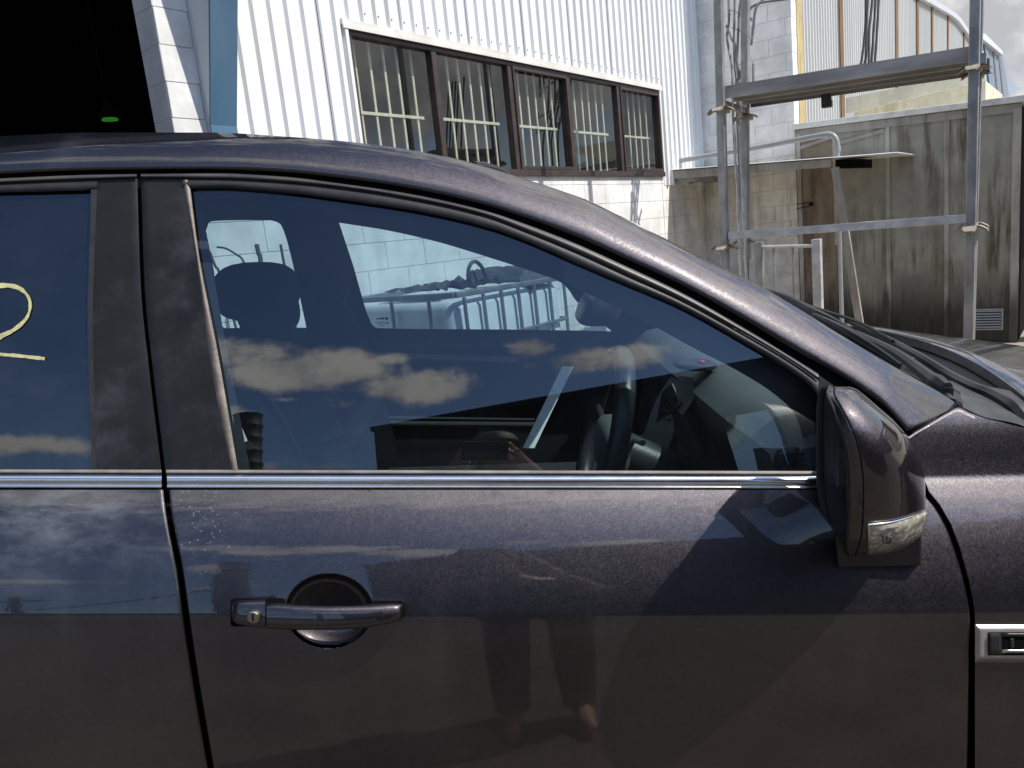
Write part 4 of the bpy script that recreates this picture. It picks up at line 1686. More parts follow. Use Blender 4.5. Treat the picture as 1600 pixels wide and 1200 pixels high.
def body(name, mat, parent, PX, PY, fn, off=0.0, disp=None, roll=0.0, rollw=4.0, edges='lrtb'):
    """grid patch given by picture positions PX,PY (ny,nx); disp(px,py) adds an inward offset; rolled edges"""
    ny, nx = PX.shape

    def pt(ax_, ay_, dl):
        return project(ax_, ay_, fn, off + dl)
    base_d = np.zeros_like(PX)
    if roll:
        dl = np.full(PX.shape, 1e9)
        if 'l' in edges:
            dl = np.minimum(dl, PX - PX[:, :1])
        if 'r' in edges:
            dl = np.minimum(dl, PX[:, -1:] - PX)
        if 't' in edges:
            dl = np.minimum(dl, PY - PY[:1, :])
        if 'b' in edges:
            dl = np.minimum(dl, PY[-1:, :] - PY)
        base_d = roll * np.clip(1 - dl / rollw, 0, 1) ** 2

    def full(ax_, ay_):
        d = np.zeros_like(ax_)
        if disp is not None:
            d = disp(ax_, ay_)
        return project(ax_, ay_, fn, off + d)
    P = project(PX, PY, fn, off + base_d + (disp(PX, PY) if disp is not None else 0))
    e = 0.6
    tx = full(PX + e, PY) - full(PX - e, PY)
    ty = full(PX, PY + e) - full(PX, PY - e)
    if roll:
        gx = np.gradient(base_d, axis=1) / np.maximum(np.abs(np.gradient(PX, axis=1)), 0.3)
        gy = np.gradient(base_d, axis=0) / np.maximum(np.abs(np.gradient(PY, axis=0)), 0.3)
        tx[..., 1] += gx * 2 * e
        ty[..., 1] += gy * 2 * e
    N = np.cross(tx, ty)
    N /= np.linalg.norm(N, axis=-1, keepdims=True) + 1e-12
    N[N[..., 1] > 0] *= -1
    V = (P - ORG[parent.name]).reshape(-1, 3)
    faces = []
    for i in range(ny - 1):
        for k in range(nx - 1):
            a = i * nx + k
            faces.append((a, a + nx, a + nx + 1, a + 1))
    me = bpy.data.meshes.new(name)
    me.from_pydata(V.tolist(), [], faces)
    me.update()
    me.polygons.foreach_set('use_smooth', [True] * len(faces))
    me.normals_split_custom_set_from_vertices(N.reshape(-1, 3).tolist())
    me.materials.append(mat)
    o = bpy.data.objects.new(name, me)
    COL.objects.link(o)
    o.parent = parent
    ORG[o.name] = ORG[parent.name]
    return o


def between(x0, x1, nx, ft, fb, ny, ease=False):
    xs = np.linspace(x0, x1, nx)
    t = np.linspace(0, 1, ny)[:, None]
    T = np.array([ft(x) for x in xs])[None]
    B = np.array([fb(x) for x in xs])[None]
    return np.repeat(xs[None], ny, 0), T + (B - T) * t


def sidewise(y0, y1, ny, fl, fr, nx):
    ys = np.linspace(y0, y1, ny)
    t = np.linspace(0, 1, nx)[None]
    L = np.array([fl(y) for y in ys])[:, None]
    Rr_ = np.array([fr(y) for y in ys])[:, None]
    return L + (Rr_ - L) * t, np.repeat(ys[:, None], nx, 1)


# ---- measured curves (picture coordinates)
rail_lo = pchip([(-400, 296), (-150, 282), (0, 272), (150, 266), (337, 265), (440, 269), (540, 279), (640, 294), (760, 321), (820, 340), (900, 370), (980, 406),
                 (1060, 443), (1160, 498), (1240, 546), (1320, 592), (1380, 634), (1418, 677)])
rail_hi = pchip([(-400, 236), (-150, 222), (0, 213), (150, 207), (330, 207), (440, 213), (540, 221), (640, 234), (700, 246), (760, 262), (820, 281), (900, 308), (980, 346),
                 (1060, 387), (1100, 408), (1160, 437), (1220, 467), (1320, 528), (1380, 564), (1440, 598), (1485, 624), (1497, 633)])
gap_lo = pchip([(-400, 302), (-150, 288), (0, 279), (150, 273), (220, 272), (337, 271), (440, 276), (540, 288), (640, 303), (760, 330), (820, 350), (900, 381), (980, 417), (1060, 455), (1160, 511),
                (1240, 560), (1278, 584), (1400, 680)])
trimA = pchip([(-400, 310), (-150, 295), (0, 286), (150, 280), (220, 278), (337, 279), (440, 284), (540, 294), (640, 310), (760, 337), (820, 360), (900, 393), (980, 430), (1060, 466), (1160, 520), (1240, 567), (1279, 595)])
glass_t = pchip([(300, 293), (337, 292), (440, 299), (540, 312), (640, 327), (760, 354), (820, 375), (900, 410), (980, 444), (1060, 478), (1160, 533), (1240, 582), (1270, 606), (1281, 622)])
gapB = pchip([(272, 217), (448, 223), (586, 237), (734, 255), (762, 258), (797, 262), (893, 280), (959, 289), (1046, 302), (1177, 324), (1500, 380)])
gapF_pts = [(756, 1443), (772, 1449), (793, 1466), (823, 1483), (860, 1497), (913, 1512), (953, 1519.5), (975, 1521), (1020, 1519.5), (1060, 1518.5), (1200, 1516), (1500, 1500)]
gapF = pchip(gapF_pts)
rsL = pchip([(279, 284), (387, 303), (583, 331), (733, 360)])
rsR = pchip([(293, 297), (399, 311), (544, 339), (735, 372)])
rgR = pchip([(290, 143), (500, 138), (733, 144)])
raL = pchip([(283, 152), (500, 145), (733, 151)])

# ---- doors (rear and front), below the belt
cup = (514.0, 955.0, 69.0, 59.0)


def cup_disp(px, py):
    r2 = ((px - cup[0]) / cup[2]) ** 2 + ((py - cup[1]) / cup[3]) ** 2
    q = np.clip(1 - r2, 0, 1)
    return 0.034 * np.sqrt(q) * np.clip(q * 5.0, 0, 1) ** 0.6


def refine(lo, hi, n, a, b, step):
    """coordinates lo..hi with a fine band a..b"""
    xs = list(np.linspace(lo, a, max(2, int((a - lo) / n) + 1))[:-1]) + list(np.arange(a, b, step)) + list(np.linspace(b, hi, max(2, int((hi - b) / n) + 1)))
    return np.array(xs)


ys = refine(765.5, 1500, 4.0, 888, 1020, 1.5)
xn = np.concatenate([[0, .0012, .0024, .0036], refine(0.005, 0.995, 0.0042, 0.125, 0.265, 0.0014), [.9964, .9976, .9988, 1]])
ylast = ys
L = np.array([gapB(y) + 3.6 for y in ys])[:, None]
Rr_ = np.array([gapF(y) - 2.6 for y in ys])[:, None]
PX = L + (Rr_ - L) * xn[None]
PY = np.repeat(ys[:, None], len(xn), 1)
fdoor = body('front_door', M_paint, car, PX, PY, g_low, disp=cup_disp, roll=0.006, rollw=4.5, edges='lr')
yr = np.concatenate([np.linspace(765.5, 960, 60), np.linspace(964, 1500, 90)])
L = np.full((len(yr), 1), -420.0)
Rr_ = np.array([gapB(y) - 3.2 for y in yr])[:, None]
tn = np.concatenate([np.linspace(0, 0.99, 90), [.9925, .995, .9965, .998, .999, 1]])[None]
rdoor = body('rear_door', M_paint, car, L + (Rr_ - L) * tn, np.repeat(yr[:, None], tn.shape[1], 1), g_low, roll=0.006, rollw=4.5, edges='r')

# ---- front fender
fy = lambda x: np.interp(x, [q[1] for q in gapF_pts[:8]], [q[0] for q in gapF_pts[:8]])
fend_t = pchip([(1340, 624), (1380, 650), (1418, 682), (1430, 675), (1460, 657), (1480, 645), (1497, 637), (1515, 645), (1540, 654), (1570, 661), (1600, 668), (1700, 673), (1800, 682), (1900, 697)])
xs1 = np.concatenate([np.linspace(1340, 1442, 40), np.linspace(1444, 1523.4, 60)])
t1 = np.linspace(0, 1, 90)[:, None]
T_ = np.array([fend_t(x) for x in xs1])[None]
B_ = np.array([754.0 if x < 1443 else fy(x - 2.8) for x in xs1])[None]
fender = body('front_fender', M_paint, car, np.repeat(xs1[None], 90, 0), T_ + (B_ - T_) * t1, g_low, roll=0.005, rollw=4, edges='tb')
xs2 = np.linspace(1523.4, 1900, 70)
T_ = np.array([fend_t(x) for x in xs2])[None]
t1 = np.linspace(0, 1, 190)[:, None]
body('fender_panel', M_paint, fender, np.repeat(xs2[None], 190, 0), T_ + (1500 - T_) * t1, g_low)
# black backing so that the shut lines read as deep gaps
PX, PY = between(-420, 1880, 60, lambda x: 762.0, lambda x: 1500.0, 30)
body('gap_backing', M_gap, car, PX, PY, g_low, off=0.05)
PX, PY = sidewise(268, 766, 20, lambda y: gapB(y) - 9, lambda y: gapB(y) + 9, 3)
body('pillar_gap', M_gap, car, PX, PY, g_up, off=0.012)
PX, PY = between(1278, 1445, 14, lambda x: rail_lo(min(x, 1418)) - 2, lambda x: 768.0, 6)
body('sail_backing', M_gap, car, PX, PY, g_up, off=0.016)

# ---- roof rail and A-pillar in body colour
xs = np.concatenate([np.linspace(-400, 1400, 300), np.linspace(1404, 1497, 30)])
lo_t = pchip([(1418, 677), (1440, 667), (1460, 656), (1480, 645), (1497, 635.5)])
rows, norms = [], []
NR = 18
rail = []
for j in range(NR + 1):
    s = j / NR
    px = xs
    yl = np.array([rail_lo(x) if x <= 1418 else lo_t(x) for x in xs])
    yh = np.array([rail_hi(x) for x in xs])
    py = yl + (yh - yl) * s
    yl = np.array([rail_lo(x) for x in xs])              # the lower edge carried on in a straight line
    s = (yl - py) / (yl - yh)
    H = np.abs(yl - yh) / 1000.0
    lowY = project(xs, yl, g_up, 0.0)[:, 1]
    k_ = np.clip((xs - 1330) / 160.0, 0, 1)
    a_ = 0.12 + 0.25 * k_
    b_ = 1.05 - 0.35 * k_
    roll_ = 0.004 * np.clip(1 - (j / NR) * NR / 1.2, 0, 1)
    Y = lowY + H * (a_ * s + b_ * s ** 2.3) + roll_
    u, v = (px - 800.0) / FPX, (py - 600.0) / FPX
    dy = CPn - v * SPn
    rail.append(np.stack([u / dy * Y, Y, (-SPn - v * CPn) / dy * Y], -1))
m = MB()
m.grid([list(q) for q in rail])
# inner return of the rail, down to the windscreen rubber / roof joint
lip = rail[-1] + np.array([0, 0.012, -0.004])
m.grid([list(rail[-1]), list(lip)])
railo = m.build('roof_rail', M_paint, car, smooth=True, angle=70, fix=False)
topX = rail[-1]
# black windscreen/roof-channel rubber
sel = [i for i, x in enumerate(xs) if x > 690]
m = MB()
m.grid([[topX[i] + np.array([0, 0.011, -0.003]) for i in sel], [topX[i] + np.array([0, 0.018, 0.003]) for i in sel], [topX[i] + np.array([0, 0.024, -0.002]) for i in sel]])
m.build('windscreen_seal', M_rubber, car, smooth=True, fix=False)

# ---- roof skin
iR = [i for i, x in enumerate(xs) if x <= 742]
rows = []
for s in np.linspace(0, 1, 22):
    rw = []
    for i in iR:
        p = topX[i] + np.array([0, 0.010, -0.002])
        q = np.array([p[0], 2 * YM - p[1], p[2]])
        rw.append(p + (q - p) * s + np.array([0, 0, 0.035 * math.sin(math.pi * s)]))
    rows.append(rw)
m = MB()
m.grid(rows)
m.build('roof_skin', M_paint, car, smooth=True, fix=False)
# rails mirrored on the far side
m = MB()
m.grid([[np.array([q[0], 2 * YM - q[1], q[2]]) for q in rw] for rw in rail])
m.build('far_roof_rail', M_paint, car, smooth=True, fix=False)
# headliner
m = MB()
m.grid([[q - np.array([0, 0, 0.035]) for q in rw[:-6]] for rw in rows[1:-1]])
m.build('headliner', M_headlin, car, smooth=True, fix=False)

# ---- windscreen
iW = [i for i, x in enumerate(xs) if x >= 738]
rows = []
for s in np.linspace(0, 1, 26):
    rw = []
    for i in iW:
        p = topX[i] + np.array([0, 0.020, -0.003])
        q = np.array([p[0], 2 * YM - p[1], p[2]])
        t = (i - iW[0]) / (len(iW) - 1)
        w = math.sin(math.pi * s) ** 0.8
        rw.append(p + (q - p) * s + np.array([(0.06 + 0.04 * t) * w, 0, 0.022 * w * (1 - 0.6 * t)]))
    rows.append(rw)
m = MB()
m.grid(rows)
m.build('windscreen', M_wind, car, smooth=True, fix=False)
wbase = [rw[-1] for rw in rows]
wtop = [rw[0] for rw in rows]
# pale edge trim on the roof end of the windscreen
m = MB()
tp = [q + np.array([-0.004, 0, 0.005]) for q in wtop]
m.tube(tp, 0.006, 6)
m.build('header_trim', M_rubber, car, smooth=True)

# ---- trims round the side glass
GX0, GX1 = -400, 1279


def strip(name, mat, x0, x1, n, ft, fb, ny, fn=g_up, off=0.0, bulge=0.0, parent=None, e0=0.0):
    PX, PY = between(x0, x1, n, ft, fb, ny)
    T = np.repeat(np.array([ft(x) for x in PX[0]])[None], ny, 0)
    Bq = np.repeat(np.array([fb(x) for x in PX[0]])[None], ny, 0)

    def dp(ax_, ay_):
        ft_v = np.interp(ax_, PX[0], T[0])
        fb_v = np.interp(ax_, PX[0], Bq[0])
        s = np.clip((ay_ - ft_v) / (fb_v - ft_v + 1e-9), 0, 1)
        return -bulge * np.sin(np.pi * s) ** 0.7
    return body(name, mat, parent or car, PX, PY, fn, off=off, disp=dp if bulge else None)


strip('roof_gap', M_gap, -400, 1405, 200, lambda x: rail_lo(min(x, 1418)) - 2, lambda x: gap_lo(x) + 1, 3, off=0.010)
strip('window_trim', M_trimgrey, 220, 1279, 160, gap_lo, trimA, 9, off=-0.002, bulge=0.005)
strip('window_trim', M_trimgrey, -400, 213.5, 60, gap_lo, trimA, 9, off=-0.002, bulge=0.005)
strip('window_seal', M_rubber, 286, 1279, 170, lambda x: trimA(x) + 0.6, lambda x: min(glass_t(x) + 1.0, 735), 9, off=0.000, bulge=0.004)
rear_t = lambda x: 297.5 + (x - 143) * -0.022 if x < 130 else 296.5
strip('window_seal', M_rubber, -400, 152, 50, lambda x: trimA(x) + 0.6, lambda x: rear_t(x), 9, off=0.000, bulge=0.004)
# black end of the frame by the mirror sail
PX, PY = sidewise(596, 737, 12, lambda y: 1272 if y < 615 else 1279.5, lambda y: 1286, 3)
body('window_seal', M_rubber, car, PX, PY, g_up, off=0.001)

# pillar appliques
PX, PY = sidewise(278, 737, 40, lambda y: gapB(y) + 3.0, lambda y: rsL(y) + 0.4, 12)
body('pillar_applique', M_pillar, car, PX, PY, g_up, off=-0.001, roll=0.003, rollw=3, edges='l')
PX, PY = sidewise(279, 737, 40, lambda y: raL(y), lambda y: gapB(y) - 3.0, 12)
body('pillar_applique', M_pillar, car, PX, PY, g_up, off=-0.001, roll=0.003, rollw=3, edges='r')
# brownish rubber edge beside the front glass
ysr = np.linspace(281, 736, 60)
Lr = np.array([rsL(y) + 0.5 for y in ysr])[:, None]
Rq = np.array([rsR(y) for y in ysr])[:, None]
t_ = np.linspace(0, 1, 7)[None]


def rs_disp(ax_, ay_):
    l_ = np.interp(ay_, ysr, Lr[:, 0])
    r_ = np.interp(ay_, ysr, Rq[:, 0])
    s = np.clip((ax_ - l_) / (r_ - l_), 0, 1)
    return -0.004 * np.sin(np.pi * s) ** 0.8


body('rubber_edge', M_edge, car, Lr + (Rq - Lr) * t_, np.repeat(ysr[:, None], 7, 1), g_up, disp=rs_disp)
ysr2 = np.linspace(290, 736, 40)
PXq, PYq = sidewise(290, 736, 40, lambda y: rgR(y) - 0.5, lambda y: raL(y), 4)
body('window_seal', M_rubber, car, PXq, PYq, g_up, off=-0.001)

# glass
gl_l = lambda y: rsR(y) - 3
gxs = np.linspace(296, 1282, 170)


def gtop(x):
    v_ = glass_t(max(300, x)) - 2
    if x < 312:
        v_ += (1 - math.sqrt(max(0, 1 - ((312 - x) / 16.0) ** 2))) * 10
    return v_


rsx = pchip([(297, 293), (311, 399), (339, 544), (372, 735)])
gbot = lambda x: 738.0 if x > 372 else max(gtop(x) + 0.5, rsx(x))
PX, PY = between(296, 1282, 200, gtop, gbot, 40)
fglass = body('side_window', M_glass, car, PX, PY, g_up, off=0.007)
PX, PY = between(-400, 152, 40, lambda x: rear_t(x) - 3, lambda x: 738.0, 24)
rglass = body('rear_side_window', M_dark_glass, car, PX, PY, g_up, off=0.007)
rglass['label'] = 'dark tinted rear side window with yellow marker strokes'


# yellow marker numeral on the rear glass
def ribbon(path, width, off=0.0045, parent=None, mat=None, name='marker_stroke', fn=g_up):
    P = catmull([np.array([x, y, 0.0]) for x, y in path], 8)
    rows_l, rows_r = [], []
    for i, q in enumerate(P):
        t = P[min(i + 1, len(P) - 1)] - P[max(i - 1, 0)]
        t = t / (np.linalg.norm(t) + 1e-9)
        n_ = np.array([-t[1], t[0]])
        w = width if not callable(width) else width(i / (len(P) - 1))
        rows_l.append(project(q[0] + n_[0] * w / 2, q[1] + n_[1] * w / 2, fn, off))
        rows_r.append(project(q[0] - n_[0] * w / 2, q[1] - n_[1] * w / 2, fn, off))
    m = MB()
    m.grid([rows_l, rows_r])
    return m.build(name, mat or M_chalk, parent or rglass, fix=False)


ribbon([(-46, 478), (-30, 456), (-5, 447), (20, 447), (38, 456), (47, 473), (42, 496), (22, 515), (0, 526), (-22, 540), (-38, 548)], lambda s: 6.2 + 1.8 * math.sin(s * 9) + 0.7 * math.sin(s * 41) + 0.5 * math.sin(s * 87))
ribbon([(-38, 548), (-5, 553), (30, 556), (70, 560.5)], lambda s: 5.2 + 0.6 * math.sin(s * 23) + 0.5 * math.sin(s * 57))

# belt: rubber wiper seal, chrome moulding
for (x0, x1, n) in ((-420, 252.5, 40), (259.5, 1281, 120)):
    strip('belt_seal', M_seal, x0, x1, n, lambda x: 733.5 + x * 0.002, lambda x: 741.5 + x * 0.002, 6, off=-0.002, bulge=0.004)
    PX, PY = between(x0 + (0 if x0 < 0 else 1.5), x1, n, lambda x: 741.5 + x * 0.002, lambda x: 762.5 + x * 0.0022, 22)

    def cdisp(ax_, ay_):
        s = np.clip((ay_ - 741.5 - ax_ * 0.002) / 21.0, 0, 1)
        main = np.where(s < 0.74, np.clip(1 - (s / 0.37 - 1) ** 2, 0, 1) ** 0.7, 0) * 0.005
        low = np.where(s >= 0.74, np.sqrt(np.clip(1 - ((s - 0.87) / 0.13) ** 2, 0, 1)), 0) * 0.003
        return -(main + low)
    body('chrome_moulding', M_chrome, car, PX, PY, lambda X, Z: g_up(X, Z) - 0.010, disp=cdisp)
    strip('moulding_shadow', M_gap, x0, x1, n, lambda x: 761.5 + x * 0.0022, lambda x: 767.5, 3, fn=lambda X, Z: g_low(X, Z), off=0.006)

# mirror sail
PX, PY = between(1280, 1345, 10, lambda x: gap_lo(x) + 1, lambda x: 764.0, 24)
body('mirror_sail', M_plas, car, PX, PY, g_up, off=-0.001)
PX, PY = between(1344, 1442, 12, lambda x: min(gap_lo(x) + 3, 700), lambda x: 766.0, 12)
body('door_corner', M_paint, car, PX, PY, g_low, off=0.001)

# ---- hood, cowl, wipers
def hoodz(X, Y):
    return -0.244 - 0.13 * (X - 1.1) - 0.085 * np.abs((Y - 2.0) / 0.8) ** 2.2


def hood_edge(Y):
    return 0.915 + 0.115 * math.cos((Y - 1.95) / 0.72 * math.pi / 2) ** 1.0


Yh = np.linspace(1.275, 2.625, 90)
rows = []
for t in np.linspace(0, 1, 50):
    rw = []
    for Y in Yh:
        x0 = hood_edge(Y)
        x = x0 + (2.02 - 0.18 * ((Y - 1.95) / .7) ** 2 - x0) * t
        z = float(hoodz(x, Y)) - 0.10 * max(0, t - 0.75) ** 1.5 * 4
        z -= 0.008 * max(0, 1 - t * 50 / 1.0) - 0
        rw.append((x, Y, z))
    rows.append(rw)
m = MB()
m.grid([[np.array(q) + np.array([0.0, 0, -0.02]) for q in rows[0]]] + rows)
hood = m.build('hood', M_hood, car, smooth=True, angle=50, fix=False)
# cowl
rows = []
for s in np.linspace(0, 1, 12):
    rw = []
    for k, p in enumerate(wbase):
        Y = p[1]
        q = np.array([hood_edge(Y) + 0.03, Y, float(hoodz(hood_edge(Y), Y)) - 0.022])
        p0 = p + np.array([-0.02, 0, -0.006])
        r_ = p0 + (q - p0) * s
        r_[2] -= 0.020 * math.sin(math.pi * s) + 0.01 * (1 if 0.45 < s < 0.6 else 0)
        rw.append(r_)
    rows.append(rw)
m = MB()
m.grid(rows)
m.build('cowl_panel', M_cowl, car, smooth=True, angle=25, fix=False)
m = MB()
c0 = [p + np.array([0.0, 0, 0.004]) for p in wbase]
m.tube(c0, 0.008, 6)
m.build('cowl_seal', M_rubber, car, smooth=True)
# painted shoulder between the fender's top edge and the hood
m = MB()
rows = []
for X in np.linspace(1.0, 1.95, 24):
    zt_ = -0.2855 - 0.13 * (X - 0.9)
    q0 = np.array([X, float(g_low(X, zt_)) + 0.16 * max(0, X - 1.55) ** 1.5, zt_])
    q1 = np.array([X, 1.262, float(hoodz(X, 1.275)) - 0.010 * (X < 1.1)])
    rows.append([q0, q0 * 0.6 + q1 * 0.4 + np.array([0, 0, 0.012]), q1, q1 + np.array([0, 0.01, -0.03])])
m.grid(rows)
m.build('fender_shoulder', M_paint, fender, smooth=True, fix=False)
# close the gap under the hood's side edge
m = MB()
hx = np.linspace(0.84, 2.0, 30)
m.grid([[(x, 1.25 + plan(x) * 0.5, -0.315 - 0.13 * (x - .8)) for x in hx], [(x, 1.33, -0.36 - 0.13 * (x - .9)) for x in hx]])
m.build('hood_gutter', M_gap, car, fix=False)

m = MB()
m.grid([catmull([Cp(1503, 626, 1.275), Cp(1530, 638, 1.272), Cp(1600, 655, 1.27), Cp(1680, 700, 1.27)], 6),
        catmull([Cp(1500, 612, 1.36), Cp(1530, 622, 1.34), Cp(1600, 640, 1.31), Cp(1680, 680, 1.30)], 6)])
m.grid([catmull([Cp(1500, 612, 1.36), Cp(1530, 622, 1.34), Cp(1600, 640, 1.31), Cp(1680, 680, 1.30)], 6),
        catmull([Cp(1462, 592, 1.45), Cp(1520, 600, 1.44), Cp(1600, 616, 1.42), Cp(1690, 650, 1.40)], 6)])
m.grid([catmull([Cp(1505, 637, 1.235), Cp(1540, 652, 1.237), Cp(1600, 666, 1.24), Cp(1680, 708, 1.25)], 6),
        catmull([Cp(1503, 626, 1.275), Cp(1530, 638, 1.272), Cp(1600, 655, 1.27), Cp(1680, 700, 1.27)], 6)])
m.build('cowl_end_cap', M_cowl, car, smooth=True, fix=False)


def wiper(arm, blade, label):
    a3 = [Cp(*q) for q in arm]
    m = MB()
    pts_ = catmull(a3, 6)
    rad = np.interp(np.linspace(0, 1, len(pts_)), [0, .12, .2, 1], [.014, .017, .013, .007])
    m.tube(pts_, list(rad), 8)
    w_ = m.build('wiper_arm', M_wiper, car, smooth=True)
    b3 = [Cp(*q) for q in blade]
    m = MB()
    pb = catmull(b3, 8)
    m.tube([q + np.array([0, 0, 0.004]) for q in pb], [0.004 + 0.004 * math.sin(math.pi * i / (len(pb) - 1)) for i in range(len(pb))], 7)
    m.grid([[q for q in pb], [q - np.array([0, 0, 0.016]) for q in pb]])
    m.build('wiper_blade', M_wiper, w_, smooth=True)
    m = MB()
    m.tube([a3[0] + np.array([0, 0, .004]), a3[0] - np.array([0, 0, .03])], 0.013, 12)
    m.build('wiper_pivot', M_wiper, w_, smooth=True)
    return w_


wiper([(1604, 664, 1.27), (1583, 638, 1.30), (1548, 617, 1.36), (1520, 606, 1.40), (1483, 587, 1.48), (1440, 560, 1.56), (1400, 538, 1.66), (1345, 510, 1.8), (1330, 503, 1.84)],
      [(1336, 522, 1.62), (1300, 502, 1.68), (1262, 484, 1.78), (1232, 468, 1.9), (1196, 455, 2.02)], 1)
wiper([(1478, 608, 1.36), (1455, 592, 1.40), (1430, 573, 1.46), (1405, 555, 1.52), (1372, 537, 1.6), (1335, 520, 1.7)],
      [(1407, 574, 1.40), (1370, 549, 1.46), (1335, 527, 1.52), (1300, 508, 1.6), (1270, 494, 1.68)], 2)
m = MB()
m.tube(catmull([Cp(*q) for q in ((1395, 533, 1.66), (1340, 503, 1.78), (1280, 483, 1.92), (1235, 467, 2.05))], 6), 0.0045, 6)
m.build('washer_tube', M_wiper, car, smooth=True)
m = MB()
a, b = Cp(1418, 566, 1.50), Cp(1428, 571, 1.50)
m.box(a - 0.006, a + 0.010)
m.build('dry_leaf', plain('dry_leaf', (0.30, 0.16, 0.07), 0.8), car)

# ---- rest of the shell (outside the picture, closes the cabin)
XR = float(project(-420, 800, g_low)[0])
XF = float(project(1900, 900, g_low)[0])
for sgn in (1, -1):
    fy_ = (lambda Y: Y) if sgn == 1 else (lambda Y: 2 * YM - Y)
    zz = np.linspace(-0.372, -1.12, 26)
    m = MB()
    rows = []
    for X in np.linspace(XR + 0.0, -2.45, 24):
        rw = []
        for z in zz:
            zc = -1.10
            arch = -0.70 - 0.0
            dx = X + 1.50
            zb_ = zc + math.sqrt(max(0, 0.39 ** 2 - dx * dx)) if abs(dx) < 0.39 else -1.14
            z_ = z if sgn else z
            zq = -0.372 + (zb_ + 0.372) * (z + 0.372) / (-1.12 + 0.372)
            rw.append((X, fy_(float(g_low(X, zq)) + 0.10 * max(0, -X - 1.7) ** 1.5), zq))
        rows.append(rw)
    m.grid(rows)
    m.build('rear_quarter_panel', M_paint, car, smooth=True, fix=False)
    m = MB()
    rows = []
    for X in np.linspace(XR + 0.02, -2.25, 16):
        zr_ = 0.11 - 0.05 * max(0, -X - 1.3)
        rw = []
        for s in np.linspace(0, 1, 12):
            z = -0.357 + (zr_ + 0.357) * s
            rw.append((X + (0 if X > -1.6 else 0), fy_(g_up(-1.0, z) + 0.12 * max(0, -X - 1.7) ** 1.5 + (0.07 if s > .99 else 0)), z))
        rows.append(rw)
    m.grid(rows)
    m.build('rear_pillar', M_paint, car, smooth=True, fix=False)
m = MB()
rows = []
XL = topX[0][0]
for X in np.linspace(XL + 0.005, -2.28, 12):
    z0 = topX[0][2] - 0.05 * max(0, -X - 1.3) - 0.002
    p = np.array([X, topX[0][1] + 0.02 + 0.12 * max(0, -X - 1.7) ** 1.5 - 0.02, z0])
    rows.append([p + np.array([0, (2 * YM - 2 * p[1]) * s, 0.035 * math.sin(math.pi * s)]) for s in np.linspace(0, 1, 16)])
m.grid(rows)
last = rows[-1]
m.grid([last, [q + np.array([-0.22, 0, -0.40]) for q in last], [q + np.array([-0.28, 0, -0.95]) for q in last]])
m.build('rear_roof', M_paint, car, smooth=True, fix=False, angle=50)
# front end
m = MB()
rows = []
for z in np.linspace(-0.40, -1.15, 10):
    rows.append([(2.02 - 0.18 * ((Y - 1.95) / .7) ** 2 + 0.10 * math.sin(math.pi * min(1, max(0, (-0.3 - z) / .8))), Y, z) for Y in np.linspace(1.12, 2.78, 24)])
m.grid(rows)
m.build('front_bumper', M_paint, car, smooth=True, fix=False)
for sgn in (1, -1):
    fy_ = (lambda Y: Y) if sgn == 1 else (lambda Y: 2 * YM - Y)
    m = MB()
    rows = []
    for X in np.linspace(XF - 0.02 if sgn == 1 else 0.70, 1.95, 26):
        rw = []
        dx = X - 1.34
        zb_ = -1.10 + math.sqrt(0.39 ** 2 - dx * dx) if abs(dx) < 0.39 else -1.14
        zt_ = -0.2855 - 0.13 * (X - 0.9)
        for s in np.linspace(0, 1, 22):
            z = zt_ + (zb_ - zt_) * s
            rw.append((X, fy_(float(g_low(X, z)) + 0.16 * max(0, X - 1.55) ** 1.5), z))
        rows.append(rw)
    m.grid(rows)
    m.build('fender_extension' if sgn == 1 else 'far_fender', M_paint, car, smooth=True, fix=False)
m = MB()
rows = [[(X, 2 * YM - float(g_low(X, z)), z) for z in np.linspace(-0.372, -1.12, 20)] for X in np.linspace(-1.2, 0.72, 30)]
m.grid(rows)
m.build('far_doors', M_paint, car, smooth=True, fix=False)
m = MB()
m.add([(-2.4, 1.05, -1.08), (1.9, 1.05, -1.08), (1.9, 2.85, -1.08), (-2.4, 2.85, -1.08)], [(0, 1, 2, 3)])
m.add([(0.92, 1.2, -1.08), (0.92, 2.7, -1.08), (0.86, 2.7, -0.36), (0.86, 1.2, -0.36)], [(0, 1, 2, 3)])
m.build('floor_pan', M_gap, car)
for (wx, wy) in ((1.34, 1.13), (-1.50, 1.13), (1.34, 2.77), (-1.50, 2.77)):
    out_ = -1 if wy < YM else 1
    m = MB()
    rows = []
    for r_, yy in ((0.20, .09), (0.30, .105), (0.345, .09), (0.355, 0.0), (0.345, -.09), (0.30, -.105), (0.20, -.09)):
        rows.append([(wx + r_ * math.cos(a), wy + yy, -1.085 + r_ * math.sin(a)) for a in np.linspace(0, 2 * math.pi, 37)[:-1]])
    m.grid(rows, closed=True)
    wh = m.build('wheel', M_tyre, car, smooth=True, angle=50)
    m = MB()
    for k in range(5):
        a = 2 * math.pi * k / 5
        c_ = np.array([wx, wy + out_ * 0.07, -1.085])
        d_ = np.array([math.cos(a), 0, math.sin(a)])
        m.beam(c_, c_ + d_ * 0.205, 0.05, 0.03, up=(0, 1, 0))
    m.tube([(wx, wy + out_ * 0.04, -1.085), (wx, wy + out_ * 0.09, -1.085)], 0.05, 16)
    m.build('rim', M_silver, wh)

